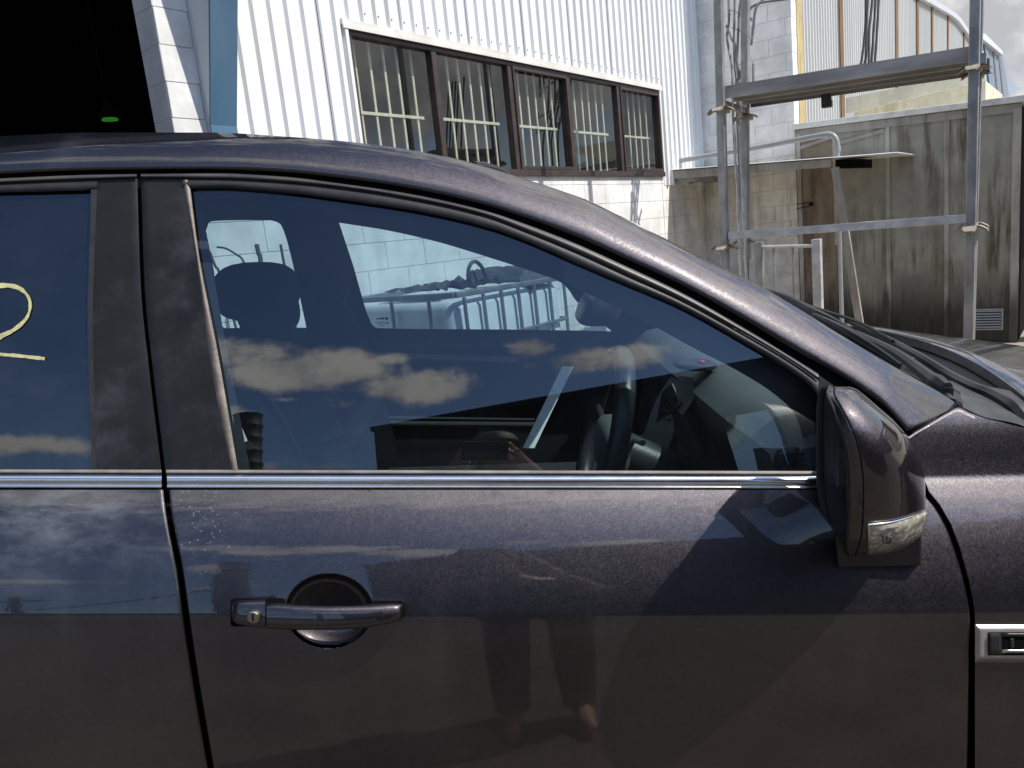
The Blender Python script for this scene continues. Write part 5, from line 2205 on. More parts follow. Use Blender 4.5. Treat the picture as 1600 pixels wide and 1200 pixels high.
# ---- door handle
hand_t = pchip([(415, 944), (430, 942), (470, 944), (520, 945), (580, 944), (615, 943), (629, 944)])
hand_b = pchip([(415, 982), (450, 984), (500, 985), (560, 982), (600, 976), (620, 971), (629, 966)])
hand_o = pchip([(415, .030), (470, .037), (520, .040), (580, .038), (615, .033), (626, .028), (629.5, .018)])
lock_t = pchip([(362, 946), (366, 940), (375, 938.5), (414, 936)])
lock_b = pchip([(362, 966), (366, 973), (378, 977), (414, 982)])
lock_o = pchip([(362, .010), (366, .020), (375, .025), (414, .029)])


def bar(name, x0, x1, n, ft, fb, fo, mat, parent, back=0.006):
    rows = []
    for x in np.linspace(x0, x1, n):
        t, b, o_ = ft(x), fb(x), fo(x)
        c, h = (t + b) / 2, (b - t) / 2
        ring = []
        for a in np.linspace(0, 2 * math.pi, 25)[:-1]:
            cy, cz = math.cos(a), math.sin(a)
            sy = math.copysign(abs(cy) ** 0.62, cy)
            sz = math.copysign(abs(cz) ** 0.62, cz)
            depth = -o_ * 0.5 - back + (-sy) * (o_ * 0.5)
            # outer face: slightly domed
            yq = c + sz * h
            ring.append(project(x, yq, g_low, depth + 0.006))
        rows.append(ring)
    m = MB()
    m.grid(rows, closed=True)
    nn = 24
    m.f.append(tuple(reversed(range(nn))))
    m.f.append(tuple(range((n - 1) * nn, n * nn)))
    return m.build(name, mat, parent, smooth=True, angle=48)


handle = bar('door_handle', 416.5, 629.5, 60, hand_t, hand_b, hand_o, M_paint, fdoor)
lockc = bar('handle_lock_cap', 362, 414.5, 24, lock_t, lock_b, lock_o, M_paint, fdoor)
# black gaskets behind the ends
for (x0, x1, yt_, yb_) in ((360, 445, 935, 979), (578, 632, 939, 968)):
    PX, PY = between(x0, x1, 20, lambda x: yt_ + (3 if x < x0 + 3 or x > x1 - 3 else 0), lambda x: yb_ - (3 if x < x0 + 3 or x > x1 - 3 else 0), 4)
    body('handle_gasket', M_gap, fdoor, PX, PY, g_low, off=-0.0016)
c_ = project(397, 963, g_low, -0.030)
m = MB()
nrm = np.array([0, -1, 0.1])
m.tube([c_ - nrm * 0.006, c_ + nrm * 0.004, c_ + nrm * 0.005], [0.0088, 0.0088, 0.0075], 20)
lk = m.build('key_lock', M_steelkey, fdoor, smooth=True, angle=30)
m = MB()
m.boxax(c_ + nrm * 0.0052 + np.array([-0.001, 0, -0.0055]), (0.002, 0, 0), (0, -0.0004, 0), (0, 0, 0.011))
m.build('key_slot', M_gap, fdoor)

# ---- fender badge / side vent
def fpatch(name, mat, parent, x0, x1, y0, y1, off, roll=0.0, nx=12, ny=8, fn=g_low, rollw=3, rx=0):
    PX, PY = between(x0, x1, nx, lambda x: y0, lambda x: y1, ny)
    return body(name, mat, parent, PX, PY, fn, off=off, roll=roll, rollw=rollw)


vent_s = fpatch('side_vent', M_silver, fender, 1523.5, 1700, 976, 1035, -0.010, roll=0.009, nx=60, ny=20, rollw=9)
fpatch('vent_recess', M_gap, vent_s, 1544, 1690, 988, 1024, -0.0106)
fpatch('vent_panel', M_plas, vent_s, 1545.5, 1565, 989.5, 1022.5, -0.014, roll=0.003, nx=10)
fpatch('vent_panel', M_plas, vent_s, 1566, 1690, 989.5, 995, -0.014, roll=0.002)
fpatch('vent_panel', M_silver, vent_s, 1566, 1690, 1015, 1020.5, -0.014, roll=0.002)
fpatch('vent_fin', M_plas, vent_s, 1577, 1586, 995, 1015, -0.012, roll=0.004)
fpatch('vent_fin', M_plas, vent_s, 1616, 1625, 995, 1015, -0.012, roll=0.004)

# ---- door mirror
mr_root = None
# rows by picture height: opening outer rim x, outer silhouette x, inner (door side) rim x
mt = [604.5, 606, 609, 614, 622, 636, 655, 680, 710, 745, 780, 806, 822, 836, 848, 857, 863, 867]
xr_f = pchip([(604, 1297), (614, 1293), (640, 1303), (668, 1313), (696, 1321), (758, 1327), (810, 1326), (858, 1324), (868, 1330)])
xs_f = pchip([(604, 1325), (607, 1336), (614, 1346), (637, 1373), (655, 1394), (676, 1414), (716, 1435), (758, 1445.5), (801, 1444), (832, 1437), (852, 1419), (863, 1388), (868, 1352)])
xi_f = pchip([(604, 1290), (615, 1284), (640, 1281.5), (680, 1281), (730, 1281), (787, 1286), (835, 1303), (858, 1318), (868, 1328)])
rows_o, rim_o, rim_i = [], [], []
for i, y in enumerate(mt):
    s = (y - 604) / (868 - 604)
    hh = math.sqrt(max(0.0, 1 - abs(2 * (s - 0.5)) ** 3.2))          # fullness
    yc = 0.988
    xr, xs_, xi = xr_f(y), xs_f(y), xi_f(y)
    yo = yc - 0.085 * hh                                             # outer lateral position
    yb_ = yc + 0.092 * hh ** 0.35
    w = xs_ - xr
    ctl = [(xr, y, yo), (xr + 0.22 * w, y, yo - 0.012 * hh), (xr + 0.55 * w, y, yo - 0.006 * hh), (xr + 0.84 * w, y, yo + 0.028 * hh), (xs_, y, yc - 0.005 * hh),
           (xs_ - 0.03 * w, y, yc + 0.045 * hh), (xs_ - 0.25 * w, y, yb_)]
    pts_ = catmull([Cp(*q) for q in ctl], 8)
    # never spill over the measured outline
    rows_o.append(pts_)
    rim_o.append(Cp(xr, y, yo))
    rim_i.append(Cp(xi, y, yb_ + 0.02 * hh))
nseam = 7
m = MB()
m.grid([rw[nseam:] for rw in rows_o[:12]])
m.grid([rw[nseam:] for rw in rows_o[11:]])
mtop = [q for q in rows_o[0]]
m.add([tuple(q) for q in rows_o[0]] + [tuple(rim_i[0])], [tuple(range(len(rows_o[0]) + 1))])
m.add([tuple(q) for q in rows_o[-1]] + [tuple(rim_i[-1])], [tuple(range(len(rows_o[-1]) + 1))])
mirror = m.build('door_mirror', M_paint, car, smooth=True, angle=60, fix=True)
m = MB()
m.grid([[q + np.array([0, -0.0012, 0]) for q in rw[:nseam + 1]] for rw in rows_o])
m.build('mirror_rim', M_paint, mirror, smooth=True, angle=60)
m = MB()
m.tube([rw[nseam] + np.array([0, -0.0006, 0]) for rw in rows_o], 0.0011, 6)
m.build('mirror_seam', M_gap, mirror)
# cavity: from the outer rim round to the inner rim, black, with the reflecting glass set back
m = MB()
rows = []
for k in range(9):
    t = k / 8
    dd = 0.030 * math.sin(math.pi * t) ** 0.6
    rows.append([a + (b - a) * t + np.array([dd, 0, 0]) for a, b in zip(rim_o, rim_i)])
m.grid(rows)
m.build('mirror_cavity', M_plas, mirror, smooth=True, fix=False)
m = MB()
m.tube(rim_i, [0.003 + 0.003 * math.sin(math.pi * i / (len(rim_i) - 1)) for i in range(len(rim_i))], 8)
m.tube(rim_o, 0.0022, 8)
m.grid([rim_i, [rw[-1] for rw in rows_o]])
m.build('mirror_inner_edge', M_plas, mirror, smooth=True, fix=False)
m = MB()
rows = []
for k in range(7):
    t = 0.10 + 0.80 * k / 6
    rows.append([rim_o[i] + (rim_i[i] - rim_o[i]) * t + np.array([0.016 + 0.002 * math.sin(math.pi * t), 0, 0]) for i in range(4, len(rim_o) - 3)])
m.grid(rows)
m.build('mirror_glass', M_mirror, mirror, smooth=True, fix=False)
# indicator lens wrapped round the lower edge
rows = []
li = [i for i, y in enumerate(mt) if y >= 780]
lt = pchip([(1354, 819), (1390, 815), (1420, 807), (1444, 797)])
lb = pchip([(1354, 868), (1388, 863), (1419, 852), (1437, 835), (1445, 815)])


def shell(px, py):
    """point on the mirror shell seen at px,py"""
    rw = None
    best = 1e9
    ii = np.interp(py, mt, range(len(mt)))
    i0 = int(min(len(mt) - 2, math.floor(ii)))
    f_ = ii - i0
    sec = [rows_o[i0][k] * (1 - f_) + rows_o[i0 + 1][k] * f_ for k in range(len(rows_o[0]))]
    pxs = []
    for q in sec:
        d1 = q[1]
        # picture x of the point
        # solve v from Z/Y
        c = q[2] / q[1]
        v = (-SPn - c * CPn) / (CPn - c * SPn)
        pxs.append(800 + FPX * q[0] / q[1] * (CPn - v * SPn))
    pxs = np.array(pxs)
    k1 = int(np.argmax(pxs))
    xx = np.clip(px, pxs[0], pxs[k1])
    return np.array([np.interp(xx, pxs[:k1 + 1], [sec[k][j] for k in range(k1 + 1)]) for j in range(3)])


for t in np.linspace(0, 1, 8):
    rw = []
    for x in np.linspace(1355, 1443.5, 26):
        y = lt(x) + (min(lb(x), 866) - lt(x)) * t
        edge = min(1, 6 * min(t, 1 - t) + 0.1, (x - 1354) / 4 + 0.1)
        q = shell(x, y)
        rw.append(q + np.array([0.0015, -0.0045, 0]) * edge + np.array([0.0, -0.001, 0]))
    rows.append(rw)
m = MB()
m.grid(rows)
lens = m.build('indicator_lens', M_lens, mirror, smooth=True, fix=False)
m = MB()
edge_pts = [rows[0][k] + np.array([0, -0.0005, 0]) for k in range(26)]
m.tube(edge_pts, 0.0013, 6)
m.tube([rw[0] for rw in rows], 0.0015, 6)
m.build('lens_edge', M_chrome, lens, smooth=True)
# small dark marks seen inside the lens
def mark(path, w):
    m = MB()
    P = [shell(x, y) + np.array([0.0005, -0.0068, 0]) for x, y in catmull([np.array(q, float) for q in path], 5)]
    m.tube(P, w, 5)
    m.build('lens_marking', M_print, lens)


mark([(1375, 833), (1376, 846)], 0.0009)
mark([(1381, 846), (1381, 838), (1385, 835), (1388, 839), (1386, 845), (1381, 846)], 0.0009)
mark([(1372, 836), (1379, 833)], 0.0006)
# foot of the mirror
m = MB()
ft0 = [Cp(1305, 838, 1.04), Cp(1440, 828, 1.04), Cp(1440, 884, 1.055), Cp(1309, 887, 1.055)]
ft1 = [Cp(1312, 838, 1.16), Cp(1432, 828, 1.16), Cp(1432, 872, 1.16), Cp(1316, 874, 1.16)]
m.hexa([ft0[3], ft0[2], ft1[2], ft1[3], ft0[0], ft0[1], ft1[1], ft1[0]])
m.build('mirror_foot', M_plas, mirror, bevel=0.003)
m = MB()
m.hexa([Cp(1310, 760, 1.00), Cp(1420, 760, 1.00), Cp(1420, 760, 1.16), Cp(1300, 760, 1.16), Cp(1310, 700, 1.00), Cp(1410, 700, 1.0), Cp(1410, 700, 1.16), Cp(1300, 700, 1.16)])
m.build('mirror_arm', M_plas, mirror)

# ---- far side of the cabin with its two windows
def g_far(X, Z):
    return 2 * YM - 0.06 - (1.12 + 0.27 * (Z + 0.357) + 0.13 * (Z + 0.357) ** 2) if False else 2 * YM - (1.13 + 0.30 * np.maximum(Z + 0.357, -0.1) + 0.1 * (Z + 0.357) ** 2)


qt = pchip([(322, 360), (325, 349), (333, 345.5), (380, 344), (418, 344), (430, 346), (438, 350), (443, 360), (479, 512)])
qb = pchip([(322, 361), (335, 428), (348, 512), (349, 512.5), (478, 512), (479, 512)])
ht = pchip([(530, 348), (600, 359), (680, 377), (760, 401), (840, 427), (868, 437), (884, 447), (900, 470), (955, 517)])
hb = pchip([(530, 348.5), (550, 409), (585, 512), (586, 512.5), (800, 515), (950, 517.5), (955, 517.7)])
cols = sorted(set(list(np.linspace(-400, 1200, 90)) + list(np.linspace(322, 479, 40)) + list(np.linspace(530, 955, 60)) + [322.0, 479.0, 530.0, 955.0]))
m = MB()
ftop = pchip([(-400, 200), (300, 225), (600, 262), (900, 330), (1100, 440), (1200, 530)])


def fq(x, y):
    return project(x, y, g_far)


for a, b in zip(cols, cols[1:]):
    mid = (a + b) / 2
    if 322 <= mid <= 479:
        seg = [((ftop(a), qt(a)), (ftop(b), qt(b))), ((qb(a), 1150), (qb(b), 1150))]
    elif 530 <= mid <= 955:
        seg = [((ftop(a), ht(a)), (ftop(b), ht(b))), ((hb(a), 1150), (hb(b), 1150))]
    else:
        seg = [((ftop(a), 1150), (ftop(b), 1150))]
    for (ya0, ya1), (yb0, yb1) in seg:
        nseg = 4
        for k in range(nseg):
            c0, c1 = k / nseg, (k + 1) / nseg
            m.add([fq(a, ya0 + (ya1 - ya0) * c0), fq(b, yb0 + (yb1 - yb0) * c0), fq(b, yb0 + (yb1 - yb0) * c1), fq(a, ya0 + (ya1 - ya0) * c1)], [(0, 1, 2, 3)])
m.build('far_side_trim', M_trimdark, car, fix=False)
for (x0, x1, ft_v, fb_v) in ((322, 479, qt, qb), (530, 955, ht, hb)):
    PX, PY = between(x0, x1, 40, lambda x: ft_v(x) - 2, lambda x: fb_v(x) + 2, 8)
    P = project(PX, PY, lambda X, Z: g_far(X, Z) + 0.012)
    m = MB()
    m.grid([list(q) for q in P])
    m.build('far_side_window', M_glass, car, smooth=True, fix=False)
# etched maker's mark in the corner of the far window
for (x0, y0, w_, h_) in ((588, 497, 4, 2.2), (593.5, 496, 7, 3.2), (602, 495.5, 4.4, 4.4), (588, 503, 14, 0.8), (590, 505.5, 12, 0.8), (592, 508, 8, 0.8), (604, 503, 3, 3)):
    m = MB()
    m.add([project(x0, y0, g_far, -0.002), project(x0 + w_, y0, g_far, -0.002), project(x0 + w_, y0 + h_, g_far, -0.002), project(x0, y0 + h_, g_far, -0.002)], [(0, 1, 2, 3)])
    m.build('glass_marking', M_print, car)
# lighter bands of the far door trim
for (pts_, th_) in (([(540, 556), (810, 566)], 24), ([(560, 652), (835, 656)], 5), ([(600, 662), (835, 664)], 10)):
    a, b = pts_
    m = MB()
    A_, B_ = project(a[0], a[1], g_far, -0.06), project(b[0], b[1], g_far, -0.06)
    m.tube([A_, B_], th_ / FPX * 2.6 / 2, 10)
    m.build('armrest', M_trimdark if th_ > 20 else M_trimin, car, smooth=True)

# near B-pillar trim behind the glass
PX, PY = sidewise(290, 740, 20, lambda y: rsL(y) - 6, lambda y: np.interp(y, [290, 345, 430, 512, 740], [304, 319, 334, 348, 392]), 5)
body('pillar_trim', M_headlin, car, PX, PY, g_up, off=0.075)
# front pillar trim, inside the glass
at_ = pchip([(820, 405), (900, 450), (1000, 498), (1088, 546), (1150, 578), (1215, 620), (1243, 650), (1257, 700), (1260, 740)])
PX, PY = between(880, 1290, 90, lambda x: glass_t(min(x, 1281)) - 4, lambda x: max(glass_t(min(x, 1281)) - 2, at_(x) if x < 1259 else 742), 6)
body('pillar_trim', M_dash_dark, car, PX, PY, g_up, off=0.055)
# driver's belt and its anchor
p = [Cp(333, 560, 1.235), Cp(345, 600, 1.235), Cp(366, 650, 1.235), Cp(388, 700, 1.235)]
m = MB()
m.grid([[q + np.array([-0.0025, 0, 0]) for q in p], [q + np.array([0.0025, 0.004, 0]) for q in p]])
m.build('seat_belt', M_belt, car, fix=False)
m = MB()
m.tube([Cp(388, 696, 1.225), Cp(388, 696, 1.24)], 0.008, 16)
m.build('belt_anchor', M_plas, car, smooth=True)
# the passenger's belt, in shade; its sunlit look is in the pale colour
a, b = Cp(887, 573, 2.05), Cp(826, 700, 1.95)
m = MB()
s_ = np.array([0.0155, 0.0, 0.0])
m.boxax(a - s_, s_ * 2, b - a, (0, 0.002, 0.0))
m.build('seat_belt', M_belt, car)


# ---- seats
def blob(m, c, rx, ry, rz, e=0.55, nu=22, nv=14, skew=0.0, fz=None):
    rows = []
    for j in range(nv + 1):
        ph = -math.pi / 2 + math.pi * j / nv
        cz, cr = math.sin(ph), math.cos(ph)
        sz = math.copysign(abs(cz) ** e, cz)
        sr = abs(cr) ** e
        ring = []
        for k in range(nu):
            th = 2 * math.pi * k / nu
            cx, cy = math.cos(th), math.sin(th)
            sx, sy = math.copysign(abs(cx) ** e, cx), math.copysign(abs(cy) ** e, cy)
            ring.append((c[0] + rx * sx * sr + skew * sz * rz, c[1] + ry * sy * sr, c[2] + rz * sz))
        rows.append(ring)
    m.grid(rows, closed=True)
    return m


for yc, nm_ in ((1.53, 'driver'), (2.36, 'passenger')):
    X0 = -0.505 if yc < 2 else -0.573
    c = np.array([X0, yc, 0])
    zc = Cp(398, 458, 1.53)[2]
    m = MB()
    blob(m, (X0 - 0.006, yc, zc + 0.004), 0.070, 0.125, 0.058, 0.72, skew=-0.0)
    hr = m.build('head_restraint', M_seat, car, smooth=True)
    m = MB()
    blob(m, (X0 + 0.014, yc, zc - 0.032), 0.046, 0.12, 0.055, 0.75, skew=-0.10)
    m.build('restraint_cushion', M_seat, hr, smooth=True)
    for dy_ in (-0.05, 0.05):
        m = MB()
        m.tube(catmull([(X0 - 0.012, yc + dy_, zc - 0.03), (X0 - 0.024, yc + dy_, zc - 0.075), (X0 - 0.02, yc + dy_, zc - 0.14)], 5), 0.0085, 8)
        m.build('restraint_post', M_plas, hr, smooth=True)
    m = MB()
    rows = []
    for t in np.linspace(0, 1, 14):
        z = -0.19 - 0.56 * t
        xq = X0 + 0.00 + 0.13 * t
        hw = 0.17 + 0.08 * math.sin(min(1, t * 1.6) * math.pi / 2)
        ring = []
        for a in np.linspace(0, 2 * math.pi, 25)[:-1]:
            ca, sa = math.cos(a), math.sin(a)
            ring.append((xq + 0.065 * math.copysign(abs(ca) ** .7, ca) * (0.5 + 0.5 * min(1, t * 5)), yc + hw * math.copysign(abs(sa) ** .6, sa), z))
        rows.append(ring)
    m.grid(rows, closed=True)
    m.f.append(tuple(range(24)))
    sb = m.build('seat_back', M_seat, car, smooth=True, angle=60)
    m = MB()
    blob(m, (X0 + 0.38, yc, -0.80), 0.26, 0.25, 0.09, 0.5)
    m.build('seat_cushion', M_seat, car, smooth=True)

# ---- dashboard
m = MB()
rows = []
for Y in np.linspace(1.185, 2.70, 40):
    e = min(1, (Y - 1.185) / 0.05)
    e2 = min(1, (2.70 - Y) / 0.05)
    k = math.sqrt(max(0, 1 - (1 - min(e, e2)) ** 2))
    hd = 0.006 * math.exp(-((Y - 1.57) / 0.15) ** 4)
    bk = 0.012 * math.exp(-((Y - 1.57) / 0.17) ** 4) - 0.028
    prof = [(0.80, -0.300), (0.70, -0.292), (0.60, -0.290 + hd * .3), (0.52, -0.296 + hd * .7), (0.46 - bk * .5, -0.308 + hd), (0.425 - bk, -0.328 + hd), (0.405 - bk, -0.350 + hd), (0.410 - bk, -0.372 + hd),
            (0.440, -0.40), (0.475, -0.45), (0.480, -0.52), (0.46, -0.62), (0.50, -0.75)]
    rows.append([(x, Y, z - 0.022 * (1 - k)) for x, z in prof])
m.grid(rows)
m.add([rows[0][i] for i in range(len(rows[0]))], [tuple(range(len(rows[0])))])
dash = m.build('dashboard', M_dash, car, smooth=True, angle=50, fix=False)
# end vent near the driver's door
c = Cp(1232, 718, 1.20)
m = MB()
blob(m, (c[0], c[1] - 0.004, c[2]), 0.026, 0.012, 0.024, 0.8, 18, 10)
v_ = m.build('end_vent', M_dash_dark, dash, smooth=True)
for k in range(4):
    m = MB()
    z = c[2] - 0.014 + 0.009 * k
    m.boxax((c[0] - 0.02, c[1] - 0.018, z), (0.04, 0, 0), (0, 0.008, 0), (0, 0, 0.002))
    m.build('vent_fin', M_plas, v_)
# instrument housing face, dark
m = MB()
rows = []
for Y in np.linspace(1.42, 1.72, 12):
    rows.append([(0.345, Y, -0.345), (0.375, Y, -0.40), (0.385, Y, -0.455)])
m.grid(rows)
m.build('instrument_face', M_dash_dark, dash, fix=False)
# centre stack with two tall vents and bright bezels
pc = [Cp(1030, 606, 1.98), Cp(1086, 596, 1.86)]
m = MB()
rows = []
stack_l = [(1050, 585, 2.05), (1028, 620, 2.02), (1012, 660, 1.98), (1000, 700, 1.94), (985, 760, 1.9)]
stack_r = [(1082, 590, 1.78), (1084, 622, 1.76), (1062, 655, 1.74), (1048, 690, 1.72), (1030, 760, 1.7)]
m.grid([catmull([Cp(*q) for q in stack_l], 4), catmull([Cp(*q) for q in stack_r], 4)])
m.build('centre_stack', M_dash, dash, smooth=True, fix=False)
m = MB()
vp_ = [(1034, 612, 1.90), (1050, 600, 1.86), (1062, 628, 1.80), (1050, 652, 1.82), (1036, 690, 1.85), (1022, 680, 1.90)]
m.prism([Cp(*q) for q in vp_], (0.006, -0.0, 0.0))
cv = m.build('centre_vent', M_dash_dark, dash)
m = MB()
m.tube([Cp(1050, 600, 1.84), Cp(1062, 628, 1.78)], 0.0022, 6)
m.tube([Cp(1062, 628, 1.78), Cp(1059, 634, 1.785)], 0.0022, 6)
m.build('vent_bezel', M_chrome, cv)
for k in range(4):
    m = MB()
    m.tube([Cp(1030 + 4 * k, 652 - 12 * k, 1.84), Cp(1046 + 3 * k, 656 - 12 * k, 1.80)], 0.003, 6)
    m.build('vent_fin', M_plas, cv)
# red hazard button pod on top of the centre of the dash
c = Cp(1086, 566, 1.80)
m = MB()
blob(m, (c[0], c[1], c[2] - 0.006), 0.05, 0.055, 0.012, 0.8)
pod = m.build('dash_top_pod', M_dash_dark, dash, smooth=True)
m = MB()
blob(m, (c[0] + 0.008, c[1] - 0.03, c[2] + 0.006), 0.009, 0.009, 0.004, 0.9, 12, 8)
m.build('hazard_button', plain('red_button', (0.5, 0.03, 0.03), 0.4), dash, smooth=True)
# steering wheel: torus leaning slightly forward, hub and spokes
wc = np.array([0.185, 1.50, -0.400])
up_ = np.array([math.sin(math.radians(11)), 0, math.cos(math.radians(11))])
yy_ = np.array([0.0, 1.0, 0.0])
nn_ = np.cross(yy_, up_)
m = MB()
ring = []
rows = []
for a in np.linspace(0, 2 * math.pi, 49)[:-1]:
    c_ = wc + (yy_ * math.cos(a) + up_ * math.sin(a)) * 0.183
    d_ = yy_ * math.cos(a) + up_ * math.sin(a)
    rows.append([c_ + (d_ * math.cos(b) * 0.0155 + nn_ * math.sin(b) * 0.020) for b in np.linspace(0, 2 * math.pi, 13)[:-1]])
rows.append(rows[0])
m.grid(rows, closed=True)
sw = m.build('steering_wheel', M_leather, car, smooth=True)
m = MB()
blob(m, tuple(wc + nn_ * -0.0 + np.array([0.02, 0, -0.01])), 0.035, 0.075, 0.06, 0.7)
m.build('airbag_hub', M_dash, sw, smooth=True)
for a in (0.15, math.pi - 0.15, -math.pi / 2):
    m = MB()
    d_ = yy_ * math.cos(a) + up_ * math.sin(a)
    m.beam(wc + d_ * 0.05 + np.array([.01, 0, 0]), wc + d_ * 0.18, 0.035, 0.012, up=nn_)
    m.build('spoke', M_dash_dark, sw, bevel=0.004)
m = MB()
m.tube([wc + np.array([0.03, 0, -0.02]), wc + np.array([0.3, 0, -0.14])], 0.045, 16)
m.build('steering_column', M_dash_dark, sw, smooth=True)
m = MB()
m.tube(catmull([wc + np.array([0.06, -0.03, 0.01]), wc + np.array([0.06, -0.13, 0.03])], 4), 0.006, 8)
m.build('indicator_stalk', M_dash, sw, smooth=True)
# centre console, gear lever
m = MB()
m.prism([(-0.35, 1.86, -0.62), (0.25, 1.86, -0.60), (0.42, 1.86, -0.48), (0.48, 1.86, -1.0), (-0.35, 1.86, -1.0)], (0, 0.18, 0))
m.build('centre_console', M_dash_dark, car, bevel=0.01)
# near door card top and grab
m = MB()
xs_ = np.linspace(-0.35, 0.45, 20)
m.grid([[(x, g_up(x, -0.36) + 0.012, -0.368) for x in xs_], [(x, g_up(x, -0.36) + 0.06, -0.372) for x in xs_], [(x, g_up(x, -0.36) + 0.085, -0.42) for x in xs_], [(x, g_up(x, -0.36) + 0.09, -0.9) for x in xs_]])
m.build('door_card', M_trimin, car, smooth=True, fix=False)
# interior mirror
c = Cp(936, 480, 1.93)
m = MB()
blob(m, tuple(c), 0.052, 0.115, 0.044, 0.6, skew=0.35)
im = m.build('interior_mirror', M_dash_dark, car, smooth=True)
m = MB()
m.tube([c + np.array([0.02, 0, 0.02]), c + np.array([0.10, 0.02, 0.05])], 0.010, 8)
m.build('mirror_stem', M_dash_dark, im, smooth=True)

# ================================================================== BEHIND THE VIEWER (seen mirrored in glass and paint)
ds = empty('dark_workshop', (3.0, -7.5, 0), 'black flat-topped workshop mirrored in the lower half of the side window', 'building')
E1, E2 = np.array([-1.22, -7.3]), np.array([3.75, -5.25])
dd_ = (E2 - E1) / np.linalg.norm(E2 - E1)
nn2 = np.array([dd_[1], -dd_[0]])                     # away from the car
HB = 4.0
Pq = [E1, E1 + dd_ * 14.0, E1 + dd_ * 14.0 + nn2 * 9, E1 + nn2 * 9]
m = MB()
m.hexa([(q[0], q[1], -0.5) for q in Pq] + [(q[0], q[1], HB) for q in Pq])
m.build('wall', M_dshed, ds)
m = MB()
Pq = [E1 - nn2 * 0.05 - dd_ * .03, E1 + dd_ * 14.0 - nn2 * 0.05, E1 + dd_ * 14.0 + nn2 * 9, E1 + nn2 * 9 - dd_ * .03]
m.hexa([(q[0], q[1], HB + 0.002) for q in Pq] + [(q[0], q[1], HB + 0.09) for q in Pq])
m.build('roof_edge', M_dshed, ds)
m = MB()
for k in range(40):
    q = E1 + dd_ * (0.3 + k * 0.34) - nn2 * 0.012
    m.boxax((q[0], q[1], 0), (dd_[0] * .06, dd_[1] * .06, 0), (-nn2[0] * .03, -nn2[1] * .03, 0), (0, 0, HB))
m.build('cladding_rib', M_dshed, ds, kind='stuff')

a_ = math.radians(-16.9)
SP_ = np.array([-0.41 + 12.0 * math.sin(a_), -12.0 * math.cos(a_) + 1.1, 0])
stk = empty('ribbed_stack', SP_, 'tall black ribbed stack of drums mirrored at the lower left of the side window', 'drum stack')
m = MB()
prof = []
z = 0.0
while z < 5.75:
    prof += [(0.275, z), (0.255, z + 0.04), (0.255, z + 0.26), (0.275, z + 0.30)]
    z += 0.34
rows = [[SP_ + np.array([r_ * (1 + 0.25 * max(0, (4.5 - zz) / 4.5)) * math.cos(t), r_ * (1 + 0.25 * max(0, (4.5 - zz) / 4.5)) * math.sin(t), zz]) for t in np.linspace(0, 2 * math.pi, 29)[:-1]] for r_, zz in prof]
m.grid(rows, closed=True)
m.f.append(tuple(range((len(rows) - 1) * 28, len(rows) * 28)))
m.build('drum', M_stack, stk, smooth=True, angle=30)
m = MB()
m.tube([SP_ + np.array([-0.33, 0.1, 0]), SP_ + np.array([-0.30, 0.1, 5.1])], 0.05, 10)
m.build('stand_pipe', M_stack, stk, smooth=True)

# power pole with a sagging line
pp = np.array([-9.5, -13.5, 0])
po = empty('power_pole', pp, 'dark timber power pole mirrored in the rear door above the crease', 'pole')
m = MB()
m.tube([pp, pp + ZV * 4.6], [0.16, 0.12], 10)
m.build('pole_shaft', M_junk, po, smooth=True)
m = MB()
m.beam(pp + np.array([-0.7, 0, 4.2]), pp + np.array([.7, 0, 4.2]), 0.10, 0.10)
m.build('cross_arm', M_junk, po)
m = MB()
l0, l1 = pp + np.array([-12, -1, 3.6]), pp + np.array([0, 0, 3.2])
pts_ = [l0 + (l1 - l0) * t - ZV * 1.2 * t * (1 - t) for t in np.linspace(0, 1, 20)]
l2 = SP_ + ZV * 4.2
pts_ += [l1 + (l2 - l1) * t - ZV * 1.0 * t * (1 - t) for t in np.linspace(0.05, 1, 20)]
m.tube(pts_, 0.035, 6)
m.build('service_line', M_cable, po, smooth=True)

# low dark fence/hedge line and a far roof behind the viewer, and a low shed to the right
fb_ = empty('boundary_wall', (-10, -22, 0), 'low dark boundary wall far behind the viewer, seen only mirrored', 'wall')
m = MB()
m.box((-60, -22.3, -0.5), (40, -22.0, 1.9))
m.build('wall', M_dshed, fb_)
rs_ = empty('low_store', (26, 6, 0), 'low dark store building mirrored in the barred warehouse window', 'building')
m = MB()
m.prism([(24, -14, -.5), (24, 20, -.5), (24, 20, 3.4), (24, 6, 4.2), (24, -2, 3.8), (24, -14, 4.6)], (9, 0, 0))
m.build('wall', M_dshed, rs_)
rs2 = empty('cream_store', (15, 5, 0), 'low cream roofed store mirrored in the right hand panes of the barred window', 'building')
m = MB()
m.box((15.0, 5.5, -0.2), (18.0, 9.5, 2.3))
m.build('wall', M_cream, rs2)
m = MB()
m.hexa([(14.8, 5.3, 2.3), (18.2, 5.3, 2.3), (18.2, 9.7, 2.3), (14.8, 9.7, 2.3), (14.8, 5.3, 2.4), (18.2, 5.3, 3.0), (18.2, 9.7, 3.0), (14.8, 9.7, 2.4)])
m.build('roof', M_cream, rs2)

# ------------------------------------------------------------------ the photographer (mirrored in window and door)
GX = 0.10
hip = np.array([GX - 0.02, -0.42, 0.82 + gz(GX, -.4)])
V, E, Rd = [], [], []


def sv(p, r, parent=None):
    V.append(tuple(map(float, p)))
    Rd.append(r)
    if parent is not None:
        E.append((parent, len(V) - 1))
    return len(V) - 1


